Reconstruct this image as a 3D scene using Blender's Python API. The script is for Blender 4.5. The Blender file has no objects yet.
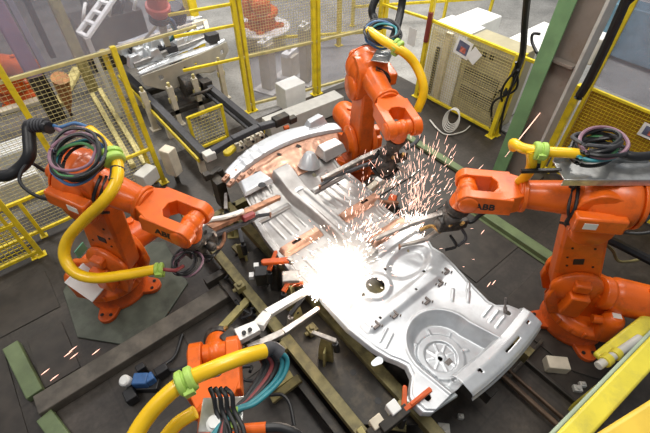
import bpy, bmesh, math, random
from mathutils import Vector, Matrix
random.seed(7)
SC = bpy.context.scene
COL = SC.collection
V = Vector
PI = math.pi
# ------------------------------------------------------------------ camera
F_PX, TH, AZ, CAM_H = 410.0, math.radians(46.8), math.radians(50.8), 4.7
CH = V((math.cos(AZ), math.sin(AZ), 0)); RT = V((CH.y, -CH.x, 0)); ZZ = V((0, 0, 1))
FWD = CH * math.cos(TH) - ZZ * math.sin(TH); UPV = CH * math.sin(TH) + ZZ * math.cos(TH)
cam_d = bpy.data.cameras.new('camera'); cam = bpy.data.objects.new('camera', cam_d); COL.objects.link(cam)
cam_d.sensor_width = 36; cam_d.lens = F_PX / 650 * 36; cam_d.clip_start = .05; cam_d.clip_end = 200
M = Matrix((RT, UPV, -FWD)).transposed().to_4x4(); M.translation = V((0, 0, CAM_H)); cam.matrix_world = M
SC.camera = cam
def at(u, v, h):
    "the point of the place at height h that the photo shows at (u, v)"
    d = FWD + RT * ((u - 325) / F_PX) + UPV * ((216.5 - v) / F_PX)
    return V((0, 0, CAM_H)) + d * ((h - CAM_H) / d.z)

# ------------------------------------------------------------------ materials
MATS = {}
def mat(name, col, rough=.5, metal=0., var=.12, scale=6., dirt=None, dirt_amt=.0, dirt_scale=3., bump=0., coat=0., emit=None, estr=0.):
    if name in MATS: return MATS[name]
    m = bpy.data.materials.new(name); m.use_nodes = True
    nt = m.node_tree; b = nt.nodes['Principled BSDF']
    b.inputs['Roughness'].default_value = rough; b.inputs['Metallic'].default_value = metal
    b.inputs['Coat Weight'].default_value = coat; b.inputs['Coat Roughness'].default_value = .15
    tc = nt.nodes.new('ShaderNodeTexCoord')
    n = nt.nodes.new('ShaderNodeTexNoise'); n.inputs['Scale'].default_value = scale; n.inputs['Detail'].default_value = 6
    nt.links.new(tc.outputs['Object'], n.inputs['Vector'])
    r = nt.nodes.new('ShaderNodeValToRGB')
    c0 = [max(0, c * (1 - var)) for c in col]; c1 = [min(1, c * (1 + var)) for c in col]
    r.color_ramp.elements[0].position = .35; r.color_ramp.elements[1].position = .65
    r.color_ramp.elements[0].color = (*c0, 1); r.color_ramp.elements[1].color = (*c1, 1)
    nt.links.new(n.outputs['Fac'], r.inputs['Fac'])
    out = r.outputs['Color']
    if dirt:
        n2 = nt.nodes.new('ShaderNodeTexNoise'); n2.inputs['Scale'].default_value = dirt_scale; n2.inputs['Detail'].default_value = 8; n2.inputs['Roughness'].default_value = .7
        nt.links.new(tc.outputs['Object'], n2.inputs['Vector'])
        r2 = nt.nodes.new('ShaderNodeValToRGB'); r2.color_ramp.elements[0].position = .5; r2.color_ramp.elements[1].position = .72
        r2.color_ramp.elements[0].color = (0, 0, 0, 1); r2.color_ramp.elements[1].color = (dirt_amt,) * 3 + (1,)
        nt.links.new(n2.outputs['Fac'], r2.inputs['Fac'])
        mx = nt.nodes.new('ShaderNodeMix'); mx.data_type = 'RGBA'
        nt.links.new(r2.outputs['Color'], mx.inputs['Factor']); nt.links.new(out, mx.inputs['A']); mx.inputs['B'].default_value = (*dirt, 1)
        out = mx.outputs['Result']
    nt.links.new(out, b.inputs['Base Color'])
    if bump:
        bp = nt.nodes.new('ShaderNodeBump'); bp.inputs['Strength'].default_value = bump; bp.inputs['Distance'].default_value = .02
        nt.links.new(n.outputs['Fac'], bp.inputs['Height']); nt.links.new(bp.outputs['Normal'], b.inputs['Normal'])
    if emit:
        b.inputs['Emission Color'].default_value = (*emit, 1); b.inputs['Emission Strength'].default_value = estr
    MATS[name] = m
    return m
ORANGE = mat('robot_orange_paint', (.74, .125, .006), .36, 0, .08, 4, (.26, .05, .01), .6, 5, coat=.12)
DORANGE = mat('robot_orange_cast', (.58, .09, .008), .45, 0, .12, 7, (.16, .035, .012), .75, 6)
YELLOW = mat('fence_yellow', (.78, .60, .02), .45, 0, .1, 8, (.25, .2, .05), .5, 6)
PALEYEL = mat('pale_yellow_steel', (.56, .48, .20), .55, 0, .12, 8, (.2, .17, .08), .5, 6)
BEAMYEL = mat('guard_yellow', (.74, .63, .06), .4, 0, .07, 5, (.36, .32, .08), .5, 4)
BEAMGRN = mat('guard_pale_green', (.36, .44, .32), .5, 0, .1, 5)
HOSEYEL = mat('hose_yellow', (.86, .52, .006), .35, 0, .06, 10, coat=.2)
LIME = mat('clamp_green', (.36, .55, .10), .5, 0, .1, 20)
BLACK = mat('black_rubber', (.012, .012, .013), .45, 0, .2, 20)
DKGREY = mat('dark_sleeve', (.05, .05, .055), .6, 0, .2, 30)
CYAN = mat('teal_hose', (.03, .22, .26), .4, 0, .1, 20)
BLUEH = mat('blue_hose', (.05, .14, .30), .4, 0, .1, 20)
REDH = mat('red_hose', (.28, .05, .05), .45, 0, .15, 20)
GREENH = mat('green_hose', (.10, .30, .12), .4, 0, .1, 20)
PINKH = mat('mauve_hose', (.24, .13, .17), .45, 0, .15, 20)
SHEET = mat('galvanised_sheet', (.57, .59, .61), .36, .5, .07, 9, (.40, .415, .435), .7, 4)
SHEETF = mat('bare_sheet_steel', (.43, .415, .40), .36, .6, .12, 8, (.33, .30, .28), .7, 3)
COPPERY = mat('copper_tinted_sheet', (.62, .36, .25), .42, .5, .2, 9, (.30, .15, .10), .8, 7)
WELL = mat('well_sheet', (.50, .54, .555), .38, .5, .06, 9)
SPOT = mat('weld_residue', (.16, .14, .13), .7, 0, .4, 60)
STEEL = mat('machined_steel', (.38, .35, .32), .35, .7, .2, 12, (.15, .12, .10), .5, 8)
WHITEST = mat('pale_gun_arm', (.66, .65, .62), .4, .35, .1, 12, (.35, .3, .25), .5, 8)
COPPER = mat('copper_bar', (.34, .17, .10), .4, .65, .3, 14, (.13, .08, .06), .6, 9)
BRASS = mat('brass_fitting', (.5, .3, .1), .4, .6, .3, 30)
GUNBODY = mat('gun_body', (.05, .046, .042), .5, .3, .5, 30, (.22, .14, .08), .4, 20)
DKSTEEL = mat('fixture_dark_steel', (.038, .033, .027), .5, .3, .3, 6, (.14, .11, .07), .6, 5)
OLIVE = mat('olive_bracket', (.36, .31, .12), .5, .1, .2, 10, (.09, .08, .05), .6, 7)
OLIVED = mat('olive_beam', (.22, .185, .075), .55, .1, .3, 8, (.05, .042, .03), .7, 6)
CREAM = mat('cream_paint', (.62, .56, .44), .5, 0, .1, 8)
WHITE = mat('white_paint', (.78, .78, .75), .5, 0, .04, 8)
BOXGREY = mat('grey_box_paint', (.58, .57, .52), .5, 0, .06, 8, (.36, .34, .30), .4, 5)
CABINET = mat('cabinet_beige', (.40, .36, .235), .5, 0, .08, 5, (.3, .27, .18), .4, 4)
CABGRILL = mat('cabinet_grille_dark', (.10, .09, .07), .6, 0, .2, 30)
FLOORBEAM = mat('dirty_beam', (.125, .108, .086), .6, .1, .3, 5, (.05, .045, .038), .7, 6)
GREENST = mat('green_steel', (.135, .18, .08), .5, 0, .15, 5, (.08, .11, .06), .6, 4)
COLGREEN = mat('column_green', (.16, .30, .14), .5, 0, .10, 4, (.10, .18, .09), .5, 3)
COLBROWN = mat('column_grey_brown', (.30, .255, .215), .55, .1, .12, 4, (.15, .085, .035), .9, 1.0)
PLATE = mat('riser_plate', (.085, .095, .072), .5, .2, .25, 5, (.04, .038, .034), .7, 4)
FPLATE = mat('floor_plate_steel', (.042, .034, .027), .5, .15, .3, 5, (.03, .026, .022), .7, 4)
BLUEV = mat('blue_valve', (.04, .12, .30), .4, 0, .15, 20)
AMBER = mat('amber_curtain', (.34, .19, .018), .35, 0, .12, 3, (.13, .06, .012), .95, 1.6)
SILVER = mat('silver_tray', (.62, .62, .60), .28, .85, .15, 14, (.3, .29, .28), .5, 9)
SIGNGREY = mat('sticker_white', (.75, .75, .70), .5, 0, .05, 5)
STICKGRN = mat('sticker_green', (.12, .42, .26), .5, 0, .05, 5)
LOGO = mat('logo_black', (.01, .01, .01), .5)
REDBACK = mat('red_lifter', (.62, .10, .06), .4, 0, .15, 5)
LAV = mat('lavender_duct', (.30, .20, .31), .45, 0, .12, 4, (.5, .2, .22), .5, 3)
MAROON = mat('maroon_fitting', (.22, .04, .03), .5)
BLUECAR = mat('blue_crate', (.10, .19, .25), .5, 0, .2, 4)

def floor_mat(name, c0, c1, c2, rough, plates=0.0, psize=(1.3, .9)):
    m = bpy.data.materials.new(name); m.use_nodes = True; nt = m.node_tree; b = nt.nodes['Principled BSDF']
    tc = nt.nodes.new('ShaderNodeTexCoord')
    n = nt.nodes.new('ShaderNodeTexNoise'); n.inputs['Scale'].default_value = 1.3; n.inputs['Detail'].default_value = 10; n.inputs['Roughness'].default_value = .65
    nt.links.new(tc.outputs['Object'], n.inputs['Vector'])
    r = nt.nodes.new('ShaderNodeValToRGB'); e = r.color_ramp.elements
    e[0].position = .36; e[0].color = (*c0, 1); e[1].position = .66; e[1].color = (*c2, 1)
    k = e.new(.5); k.color = (*c1, 1)
    nt.links.new(n.outputs['Fac'], r.inputs['Fac']); out = r.outputs['Color']
    n3 = nt.nodes.new('ShaderNodeTexNoise'); n3.inputs['Scale'].default_value = 22; n3.inputs['Detail'].default_value = 6
    nt.links.new(tc.outputs['Object'], n3.inputs['Vector'])
    mx = nt.nodes.new('ShaderNodeMix'); mx.data_type = 'RGBA'; mx.blend_type = 'MULTIPLY'; mx.inputs['Factor'].default_value = .55
    r3 = nt.nodes.new('ShaderNodeValToRGB'); r3.color_ramp.elements[0].position = .3; r3.color_ramp.elements[1].position = .62
    r3.color_ramp.elements[0].color = (.45, .43, .4, 1); nt.links.new(n3.outputs['Fac'], r3.inputs['Fac'])
    nt.links.new(out, mx.inputs['A']); nt.links.new(r3.outputs['Color'], mx.inputs['B']); out = mx.outputs['Result']
    if plates:
        br = nt.nodes.new('ShaderNodeTexBrick'); br.inputs['Scale'].default_value = 1; br.inputs['Brick Width'].default_value = psize[0]; br.inputs['Row Height'].default_value = psize[1]
        br.inputs['Mortar Size'].default_value = .012; br.inputs['Color1'].default_value = (1, 1, 1, 1); br.inputs['Color2'].default_value = (.8, .8, .8, 1); br.inputs['Mortar'].default_value = (.25, .24, .22, 1)
        nt.links.new(tc.outputs['Object'], br.inputs['Vector'])
        m2 = nt.nodes.new('ShaderNodeMix'); m2.data_type = 'RGBA'; m2.blend_type = 'MULTIPLY'; m2.inputs['Factor'].default_value = plates
        nt.links.new(out, m2.inputs['A']); nt.links.new(br.outputs['Color'], m2.inputs['B']); out = m2.outputs['Result']
    nt.links.new(out, b.inputs['Base Color']); b.inputs['Roughness'].default_value = rough
    bp = nt.nodes.new('ShaderNodeBump'); bp.inputs['Strength'].default_value = .15; bp.inputs['Distance'].default_value = .01
    nt.links.new(n3.outputs['Fac'], bp.inputs['Height']); nt.links.new(bp.outputs['Normal'], b.inputs['Normal'])
    return m
def clear_mat():
    m = bpy.data.materials.new('clear_polycarbonate'); m.use_nodes = True; nt = m.node_tree
    nt.nodes.remove(nt.nodes['Principled BSDF']); o = nt.nodes['Material Output']
    t = nt.nodes.new('ShaderNodeBsdfTransparent'); t.inputs['Color'].default_value = (.86, .86, .90, 1)
    g = nt.nodes.new('ShaderNodeBsdfGlossy'); g.inputs['Roughness'].default_value = .3
    d = nt.nodes.new('ShaderNodeBsdfDiffuse'); d.inputs['Color'].default_value = (.62, .62, .68, 1)
    a = nt.nodes.new('ShaderNodeMixShader'); a.inputs[0].default_value = .16
    c = nt.nodes.new('ShaderNodeMixShader'); c.inputs[0].default_value = .04
    nt.links.new(t.outputs[0], a.inputs[1]); nt.links.new(d.outputs[0], a.inputs[2])
    nt.links.new(a.outputs[0], c.inputs[1]); nt.links.new(g.outputs[0], c.inputs[2]); nt.links.new(c.outputs[0], o.inputs[0])
    return m
CLEAR = clear_mat()
def emis(name, col, s):
    m = bpy.data.materials.new(name); m.use_nodes = True; nt = m.node_tree; b = nt.nodes['Principled BSDF']
    b.inputs['Base Color'].default_value = (.02, .02, .02, 1); b.inputs['Emission Color'].default_value = (*col, 1); b.inputs['Emission Strength'].default_value = s
    return m

# ------------------------------------------------------------------ mesh building
def frame_of(d, up=None):
    d = d.normalized(); up = up or (ZZ if abs(d.z) < .95 else V((0, 1, 0)))
    x = d.cross(up).normalized(); y = x.cross(d).normalized()
    return x, y, d
def smooth_path(pts, res=6, closed=False):
    P = [V(p) for p in pts]; n = len(P)
    if n < 3: return P
    out = []
    for i in range(n if closed else n - 1):
        p1, p2 = P[i], P[(i + 1) % n]
        p0 = P[i - 1] if (i or closed) else p1 * 2 - p2
        p3 = P[(i + 2) % n] if (closed or i + 2 < n) else p2 * 2 - p1
        for k in range(res):
            t = k / res
            out.append(.5 * ((2 * p1) + (p2 - p0) * t + (2 * p0 - 5 * p1 + 4 * p2 - p3) * t * t + (3 * p1 - p0 - 3 * p2 + p3) * t ** 3))
    if not closed: out.append(P[-1])
    return out
class MB:
    def __init__(s): s.bm = bmesh.new()
    def face(s, vs):
        try: return s.bm.faces.new(vs)
        except ValueError: return None
    def hexa(s, p):
        v = [s.bm.verts.new(q) for q in p]
        for f in ((3, 2, 1, 0), (4, 5, 6, 7), (0, 1, 5, 4), (1, 2, 6, 5), (2, 3, 7, 6), (3, 0, 4, 7)): s.face([v[i] for i in f])
        return s
    def bx(s, x0, x1, y0, y1, z0, z1):
        return s.hexa([V((x, y, z)) for z in (z0, z1) for x, y in ((x0, y0), (x1, y0), (x1, y1), (x0, y1))])
    def box(s, c, size, ax=None):
        c = V(c); X, Y, Z = ax or (V((1, 0, 0)), V((0, 1, 0)), ZZ)
        a, b, d = size[0] / 2, size[1] / 2, size[2] / 2
        return s.hexa([c + X * (i * a) + Y * (j * b) + Z * (k * d) for k in (-1, 1) for i, j in ((-1, -1), (1, -1), (1, 1), (-1, 1))])
    def bar(s, p0, p1, w, h, up=None, w1=None, h1=None):
        p0, p1 = V(p0), V(p1); x, y, d = frame_of(p1 - p0, up); w1 = w1 or w; h1 = h1 or h
        q = []
        for p, a, b in ((p0, w / 2, h / 2), (p1, w1 / 2, h1 / 2)):
            q += [p - x * a - y * b, p + x * a - y * b, p + x * a + y * b, p - x * a + y * b]
        return s.hexa(q)
    def cyl(s, p0, p1, r0, r1=None, n=24, caps=True):
        return s.lathe(p0, p1, [(0, r0), (1, r0 if r1 is None else r1)], n, caps)
    def lathe(s, p0, p1, prof, n=24, caps=True):
        "profile of (fraction along p0-p1, radius)"
        p0, p1 = V(p0), V(p1); x, y, d = frame_of(p1 - p0)
        rings = []
        for t, r in prof:
            c = p0 + (p1 - p0) * t
            rings.append([s.bm.verts.new(c + (x * math.cos(2 * PI * k / n) + y * math.sin(2 * PI * k / n)) * max(r, 1e-4)) for k in range(n)])
        for a, b in zip(rings, rings[1:]):
            for k in range(n): s.face((a[k], a[(k + 1) % n], b[(k + 1) % n], b[k]))
        if caps: s.face(rings[0][::-1]); s.face(rings[-1])
        return s
    def tube(s, pts, r, n=10, res=6, closed=False, ends=True, r1=None):
        P = smooth_path(pts, res, closed); m = len(P); rings = []
        x = None
        for i, p in enumerate(P):
            d = (P[(i + 1) % m] - P[i - 1]) if (closed or 0 < i < m - 1) else (P[1] - P[0] if i == 0 else P[-1] - P[-2])
            if d.length < 1e-9: d = ZZ.copy()
            d.normalize()
            if x is None: x, y, _ = frame_of(d)
            else:
                x = (x - d * x.dot(d))
                x = x.normalized() if x.length > 1e-6 else frame_of(d)[0]
                y = d.cross(x)
            rr = r if r1 is None else r + (r1 - r) * i / (m - 1)
            rings.append([s.bm.verts.new(p + (x * math.cos(2 * PI * k / n) + y * math.sin(2 * PI * k / n)) * rr) for k in range(n)])
        for i in range(m if closed else m - 1):
            a, b = rings[i], rings[(i + 1) % m]
            for k in range(n): s.face((a[k], a[(k + 1) % n], b[(k + 1) % n], b[k]))
        if ends and not closed: s.face(rings[0][::-1]); s.face(rings[-1])
        return s
    def prism(s, poly, o, ax, ay, n, a, b):
        "polygon in the plane (o, ax, ay), from a to b along n"
        o, ax, ay, n = V(o), V(ax), V(ay), V(n)
        lo = [s.bm.verts.new(o + ax * p[0] + ay * p[1] + n * a) for p in poly]
        hi = [s.bm.verts.new(o + ax * p[0] + ay * p[1] + n * b) for p in poly]
        s.face(lo[::-1]); s.face(hi); k = len(poly)
        for i in range(k): s.face((lo[i], lo[(i + 1) % k], hi[(i + 1) % k], hi[i]))
        return s
    def ball(s, c, r, sc=(1, 1, 1), seg=16):
        m = Matrix.Translation(V(c)) @ Matrix.Diagonal((r * sc[0], r * sc[1], r * sc[2], 1))
        bmesh.ops.create_uvsphere(s.bm, u_segments=seg, v_segments=seg // 2 + 2, radius=1, matrix=m); return s
    def grid(s, nx, ny, fn, keep=None):
        vs = [[s.bm.verts.new(fn(i / nx, j / ny)) for i in range(nx + 1)] for j in range(ny + 1)]
        for j in range(ny):
            for i in range(nx):
                q = (vs[j][i], vs[j][i + 1], vs[j + 1][i + 1], vs[j + 1][i])
                if keep is None or keep(sum((v.co for v in q), V()) / 4): s.face(q)
        loose = [v for v in s.bm.verts if not v.link_faces]
        bmesh.ops.delete(s.bm, geom=loose, context='VERTS'); return s
    def build(s, name, m, parent=None, bevel=0., local=False, solid=0., angle=35):
        bmesh.ops.recalc_face_normals(s.bm, faces=s.bm.faces)
        if parent is not None and not local:
            s.bm.transform(WM[parent.name].inverted())
        me = bpy.data.meshes.new(name); s.bm.to_mesh(me); s.bm.free()
        me.shade_smooth(); me.set_sharp_from_angle(angle=math.radians(angle))
        me.materials.append(m)
        o = bpy.data.objects.new(name, me); COL.objects.link(o)
        if parent is not None: o.parent = parent; WM[o.name] = WM[parent.name].copy()
        else: WM[o.name] = Matrix.Identity(4)
        if solid:
            q = o.modifiers.new('thick', 'SOLIDIFY'); q.thickness = solid; q.offset = -1
        if bevel:
            q = o.modifiers.new('edge', 'BEVEL'); q.width = bevel; q.segments = 2; q.limit_method = 'ANGLE'; q.angle_limit = math.radians(40)
            q.harden_normals = False
        return o
WM = {}
def tag(o, label, cat, group=None, kind=None):
    if label: o['label'] = label
    if cat: o['category'] = cat
    if group: o['group'] = group
    if kind: o['kind'] = kind
    return o
def thing(name, label, cat, loc=(0, 0, 0), rz=0., group=None):
    o = bpy.data.objects.new(name, None); COL.objects.link(o); o.empty_display_size = .1
    o.location = loc; o.rotation_euler = (0, 0, rz)
    WM[o.name] = Matrix.Translation(V(loc)) @ Matrix.Rotation(rz, 4, 'Z')
    return tag(o, label, cat, group)
def text_mesh(name, body, size, o, ax, ay, m, parent, depth=.004, local=False, bold=.02):
    c = bpy.data.curves.new('t', 'FONT'); c.body = body; c.size = size; c.align_x = 'CENTER'; c.align_y = 'CENTER'; c.extrude = depth; c.offset = bold * size
    t = bpy.data.objects.new('t', c); COL.objects.link(t)
    dg = bpy.context.evaluated_depsgraph_get(); me = bpy.data.meshes.new_from_object(t.evaluated_get(dg))
    COL.objects.unlink(t); bpy.data.objects.remove(t); bpy.data.curves.remove(c)
    ax, ay = V(ax).normalized(), V(ay).normalized(); n = ax.cross(ay)
    R = Matrix((ax, ay, n)).transposed().to_4x4(); R.translation = V(o)
    b = MB(); b.bm.from_mesh(me); b.bm.transform(R); bpy.data.meshes.remove(me)
    return b.build(name, m, parent, local=local)
def capsule(p0, r0, p1, r1, n=12):
    p0, p1 = V((p0[0], p0[1])), V((p1[0], p1[1])); a = math.atan2((p1 - p0).y, (p1 - p0).x)
    out = []
    for k in range(n + 1):
        t = a + PI / 2 + PI * k / n; out.append((p0.x + r0 * math.cos(t), p0.y + r0 * math.sin(t)))
    for k in range(n + 1):
        t = a - PI / 2 + PI * k / n; out.append((p1.x + r1 * math.cos(t), p1.y + r1 * math.sin(t)))
    return out
def arc(cx, cy, r, a0, a1, n=10):
    return [(cx + r * math.cos(math.radians(a0 + (a1 - a0) * k / n)), cy + r * math.sin(math.radians(a0 + (a1 - a0) * k / n))) for k in range(n + 1)]

# ------------------------------------------------------------------ floor
CELLF = floor_mat('cell_floor', (.022, .0175, .0135), (.040, .032, .025), (.080, .065, .052), .5, .35, (1.5, 1.1))
HALLF = floor_mat('hall_floor', (.23, .23, .22), (.30, .295, .28), (.37, .365, .35), .5)
b = MB(); b.bx(-6, 6.95, -4, 6.4, -.1, 0); tag(b.build('floor', CELLF), None, None, kind='structure')
b = MB(); b.bx(-14, 3.3, 6.4, 30, -.1, -.002); tag(b.build('floor.002', floor_mat('side_floor', (.10, .095, .085), (.15, .14, .125), (.21, .20, .18), .5, .4, (1.8, 1.2))), None, None, kind='structure')
b = MB(); b.bx(3.3, 6.95, 6.4, 30, -.1, -.004); b.bx(6.95, 30, -8, 30, -.1, -.004); tag(b.build('floor.001', HALLF), None, None, kind='structure')

# ------------------------------------------------------------------ robots
def robot(label, loc, yaw, q2, q4, L4, L2, side, tool, bal=PI, rear=1., name='welding_robot', group='orange robots around the car body', far=False):
    t = thing(name, label, 'robot', loc, yaw, group)
    Wm = WM[t.name]; inv = Wm.inverted()
    Y = V((0, 1, 0)) * side
    X = V((1, 0, 0))
    S = V((.32, 0, .86)); E = V((.32, 0, .78)) + V((math.sin(q2), 0, math.cos(q2))) * L2; L2 = (E - S).length
    fd = V((math.cos(q4), 0, math.sin(q4))); fn = V((-math.sin(q4), 0, math.cos(q4)))
    A = E + fn * .2; W = A + fd * L4
    P = lambda tt, l=0., n=0.: A + fd * tt + Y * l + fn * n
    # base foot
    b = MB(); b.cyl((0, 0, 0), (0, 0, .05), .37, n=32)
    af = math.atan2(-CH.y, -CH.x) - yaw
    for k in range(4):
        a = af + k * PI / 2; c = V((math.cos(a), math.sin(a), 0))
        b.prism(capsule((0, 0), .18, (c.x * .44, c.y * .44), .11, 8), (0, 0, 0), X, (0, 1, 0), ZZ, 0, .06)
    b.lathe((0, 0, .05), (0, 0, .27), [(0, .37), (.15, .35), (.8, .32), (1, .35)], 36)
    base = b.build('base', DORANGE, t, .008, True)
    for k in range(4):
        a = af + k * PI / 2
        for da in (-.12, .12): b = MB(); b.cyl((math.cos(a + da) * .46, math.sin(a + da) * .46, .061), (math.cos(a + da) * .46, math.sin(a + da) * .46, .068), .022, n=12); b.build('bolt', BLACK, base, local=True)
    # rotating frame
    b = MB(); b.lathe((0, 0, .27), (0, 0, .44), [(0, .39), (.12, .42), (.6, .41), (.8, .37), (1, .35)], 40)
    for k in range(18):
        a = 2 * PI * k / 18; c = V((math.cos(a), math.sin(a), 0)); b.box(c * .415 + V((0, 0, .35)), (.03, .035, .10), (c, V((-c.y, c.x, 0)), ZZ))
    for s in (-1, 1):
        b.prism([(-.34, .40), (.46, .40), (.56, .62), (.56, .82), (.46, .98), (.2, .99), (.05, .82), (-.30, .66)], (0, 0, 0), X, ZZ, (0, 1, 0), s * .125, s * .205)
    b.bx(-.32, .40, -.13, .13, .40, .56)
    fr = b.build('rotating_frame', ORANGE, t, .018, True)
    b = MB(); 
    b.lathe(S + Y * .12, S + Y * .235, [(0, .26), (.45, .26), (.65, .24), (.8, .19), (1, .15)], 32)
    b.lathe(S - Y * .235, S - Y * .12, [(0, .17), (.25, .21), (.45, .26), (1, .26)], 32)
    b.build('shoulder_hub', ORANGE, t, .01, True)
    # shoulder motor box hanging at the front of the hub
    b = MB(); b.box(S + Y * .27 + V((.0, 0, -.12)), (.20, .14, .34)); b.box(S + Y * .235 + V((.02, 0, .15)), (.16, .11, .12))
    b.build('shoulder_motor', ORANGE, t, .02, True)
    b = MB(); c = V((-.12, 0, 0)) + Y * .33
    b.lathe(c + ZZ * .30, c + ZZ * .72, [(0, .09), (.1, .115), (.8, .115), (.9, .10), (1, .06)], 24)
    b.cyl(c + V((-.0, 0, .6)), c + V((.2, 0, .6)), .05, n=16)
    mo = b.build('turning_motor', ORANGE, t, .008, True)
    b = MB(); b.box(c + ZZ * .723 , (.09, .065, .004)); b.build('rating_plate', SIGNGREY, mo, local=True)
    # balancing cylinder
    b = MB(); ba = V((math.cos(bal), math.sin(bal), 0)); p0 = V((.10, 0, .80)) + ba * .04; p1 = V((.10, 0, .68)) + ba * .92
    off = Y * .10
    b.lathe(p0 + off, p1 + off, [(0, .13), (.02, .17), (.10, .19), (.13, .175), (.16, .185), (.20, .205), (.82, .205), (.86, .215), (.94, .20), (1, .13)], 32)
    b.cyl(p0 + off + (p0 - p1).normalized() * -.5 + ZZ * .19, p0 + off + (p0 - p1).normalized() * -.5 + ZZ * .24, .05, n=14)
    b.cyl((.06, 0, .74), (.36, 0, .86), .05, n=14)
    b.build('balancing_cylinder', ORANGE, t, .006, True)
    # lower arm
    b = MB(); b.prism(capsule((S.x, S.z), .235, (E.x, E.z), .19, 14), (0, 0, 0), X, ZZ, (0, 1, 0), -.115, .115)
    la = b.build('lower_arm', ORANGE, t, .03, True)
    D = (E - S).normalized(); Q = V((D.z, 0, -D.x))
    b = MB(); b.box(S + D * (.42 * L2) + Y * .116 + Q * .02, (.10, .012, .09), (Q, Y.normalized(), D)); b.build('cable_port', BLACK, la, .01, True)
    for k, (a_, c_) in enumerate(((.33, -.12), (.36, .12), (.62, -.1), (.64, .1), (.5, .13))): b = MB(); b.cyl(S + D * (a_ * L2) + Q * c_ + Y * .115, S + D * (a_ * L2) + Q * c_ + Y * .122, .012, n=8); b.build('bolt', LOGO, la, local=True)
    # elbow and upper arm
    b = MB(); b.lathe(E - Y * .26, E + Y * .26, [(0, .15), (.05, .19), (.95, .19), (1, .15)], 28)
    b.lathe(P(-.30 * rear), P(.16), [(0, .23), (.08, .265), (.45, .265), (.5, .25), (.85, .23), (1, .17)], 32)
    b.prism(capsule((E.x, E.z), .20, (A.x, A.z), .22, 10), (0, 0, 0), X, ZZ, (0, 1, 0), -.20, .20)
    el = b.build('elbow_housing', ORANGE, t, .012, True)
    b = MB(); b.box(P(.02, .27, -.03), (.42, .12, .17), (fd, Y, fn)); b.build('elbow_motor', ORANGE, el, .02, True)
    b = MB(); b.box(P(.10, .332, -.03), (.11, .004, .07), (fd, Y, fn)); b.build('rating_plate', SIGNGREY, el, local=True)
    b = MB()
    for l, n in ((.11, .10), (-.11, .10), (.0, -.12)): b.lathe(P(-.30 * rear, l, n), P(-.30 * rear - .16 * rear, l, n), [(0, .085), (.8, .085), (1, .06)], 18)
    b.lathe(P(-.30 * rear), P(-.36 * rear), [(0, .255), (.6, .25), (1, .21)], 30)
    b.build('wrist_motors', ORANGE, t, .006, True)
    k = L4 / 1.13
    b = MB(); b.lathe(P(.12), P(L4 - .45), [(0, .19), (.1, .165), (.86, .135), (.88, .175), (.95, .175), (.96, .15), (1, .15)], 30)
    ua = b.build('upper_arm', ORANGE, t, .006, True)
    # fork
    a_, c_, l4 = L4 - .49 * 1, L4 - .33, L4
    # fork: a tapering neck, then two rounded cheeks with the wrist between them
    b = MB(); neck = [(a_, -.135), (c_, -.205), (l4 - .20, -.205), (l4 - .215, -.10), (l4 - .26, -.045), (l4 - .26, .045), (l4 - .215, .10), (l4 - .20, .205), (c_, .205), (a_, .135)]
    b.prism(neck, A, fd, Y, fn, -.10, .10)
    for s_ in (-1, 1):
        b.prism([(a_ + .10, -.095), (l4 - .05, -.105)] + [(l4 + x, y) for x, y in arc(0, 0, .115, -80, 80, 8)] + [(l4 - .05, .105), (a_ + .10, .095)], A, fd, fn, Y, s_ * .105, s_ * .212)
    b.lathe(W - Y * .228, W - Y * .20, [(0, .07), (.4, .09), (1, .095)], 24); b.lathe(W + Y * .20, W + Y * .228, [(0, .095), (.6, .09), (1, .07)], 24)
    fk = b.build('wrist_fork', ORANGE, t, .022, True)
    text_mesh('logo', 'ABB', .10, P(L4 - .15, .2125, -.01), -fd * side if True else fd, fn, LOGO, fk, .003, True, .03)
    # wrist and tool flange, pointing at the tool
    tl = inv @ V(tool); d = (tl - W).normalized()
    d = (d - Y * d.dot(Y)).normalized()
    b = MB(); b.cyl(W - Y * .104, W + Y * .104, .085, n=24); b.ball(W, .098, (1, .9, 1), seg=20)
    b.lathe(W, W + d * .21, [(0, .10), (.5, .095), (.6, .105), (1, .105)], 24)
    wr = b.build('wrist', ORANGE, t, .008, True)
    b = MB(); b.lathe(W + d * .21, W + d * .27, [(0, .115), (.5, .13), (1, .13)], 24)
    b.build('tool_flange', GUNBODY, wr, .004, True)
    # a short black signal cable on the elbow
    b = MB(); b.tube([P(-.1, .27, -.12), P(-.3, .34, -.05), P(-.46, .30, .02), P(-.52, .12, .05), P(-.46, .05, -.08)], .016, 8)
    b.tube([P(.2, .02, .18), P(.22, .19, .05), P(.24, .2, -.1), P(.18, .12, -.26), P(.05, .16, -.36)], .016, 8)
    b.tube([P(.24, .0, .18), P(.27, .19, .03), P(.21, .2, -.14), P(.24, .1, -.24)], .014, 8)
    b.build('signal_cable', BLACK, t, local=True)
    return t, (lambda p: Wm @ p), Wm @ W, Wm @ (W + d * .27), P

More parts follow.
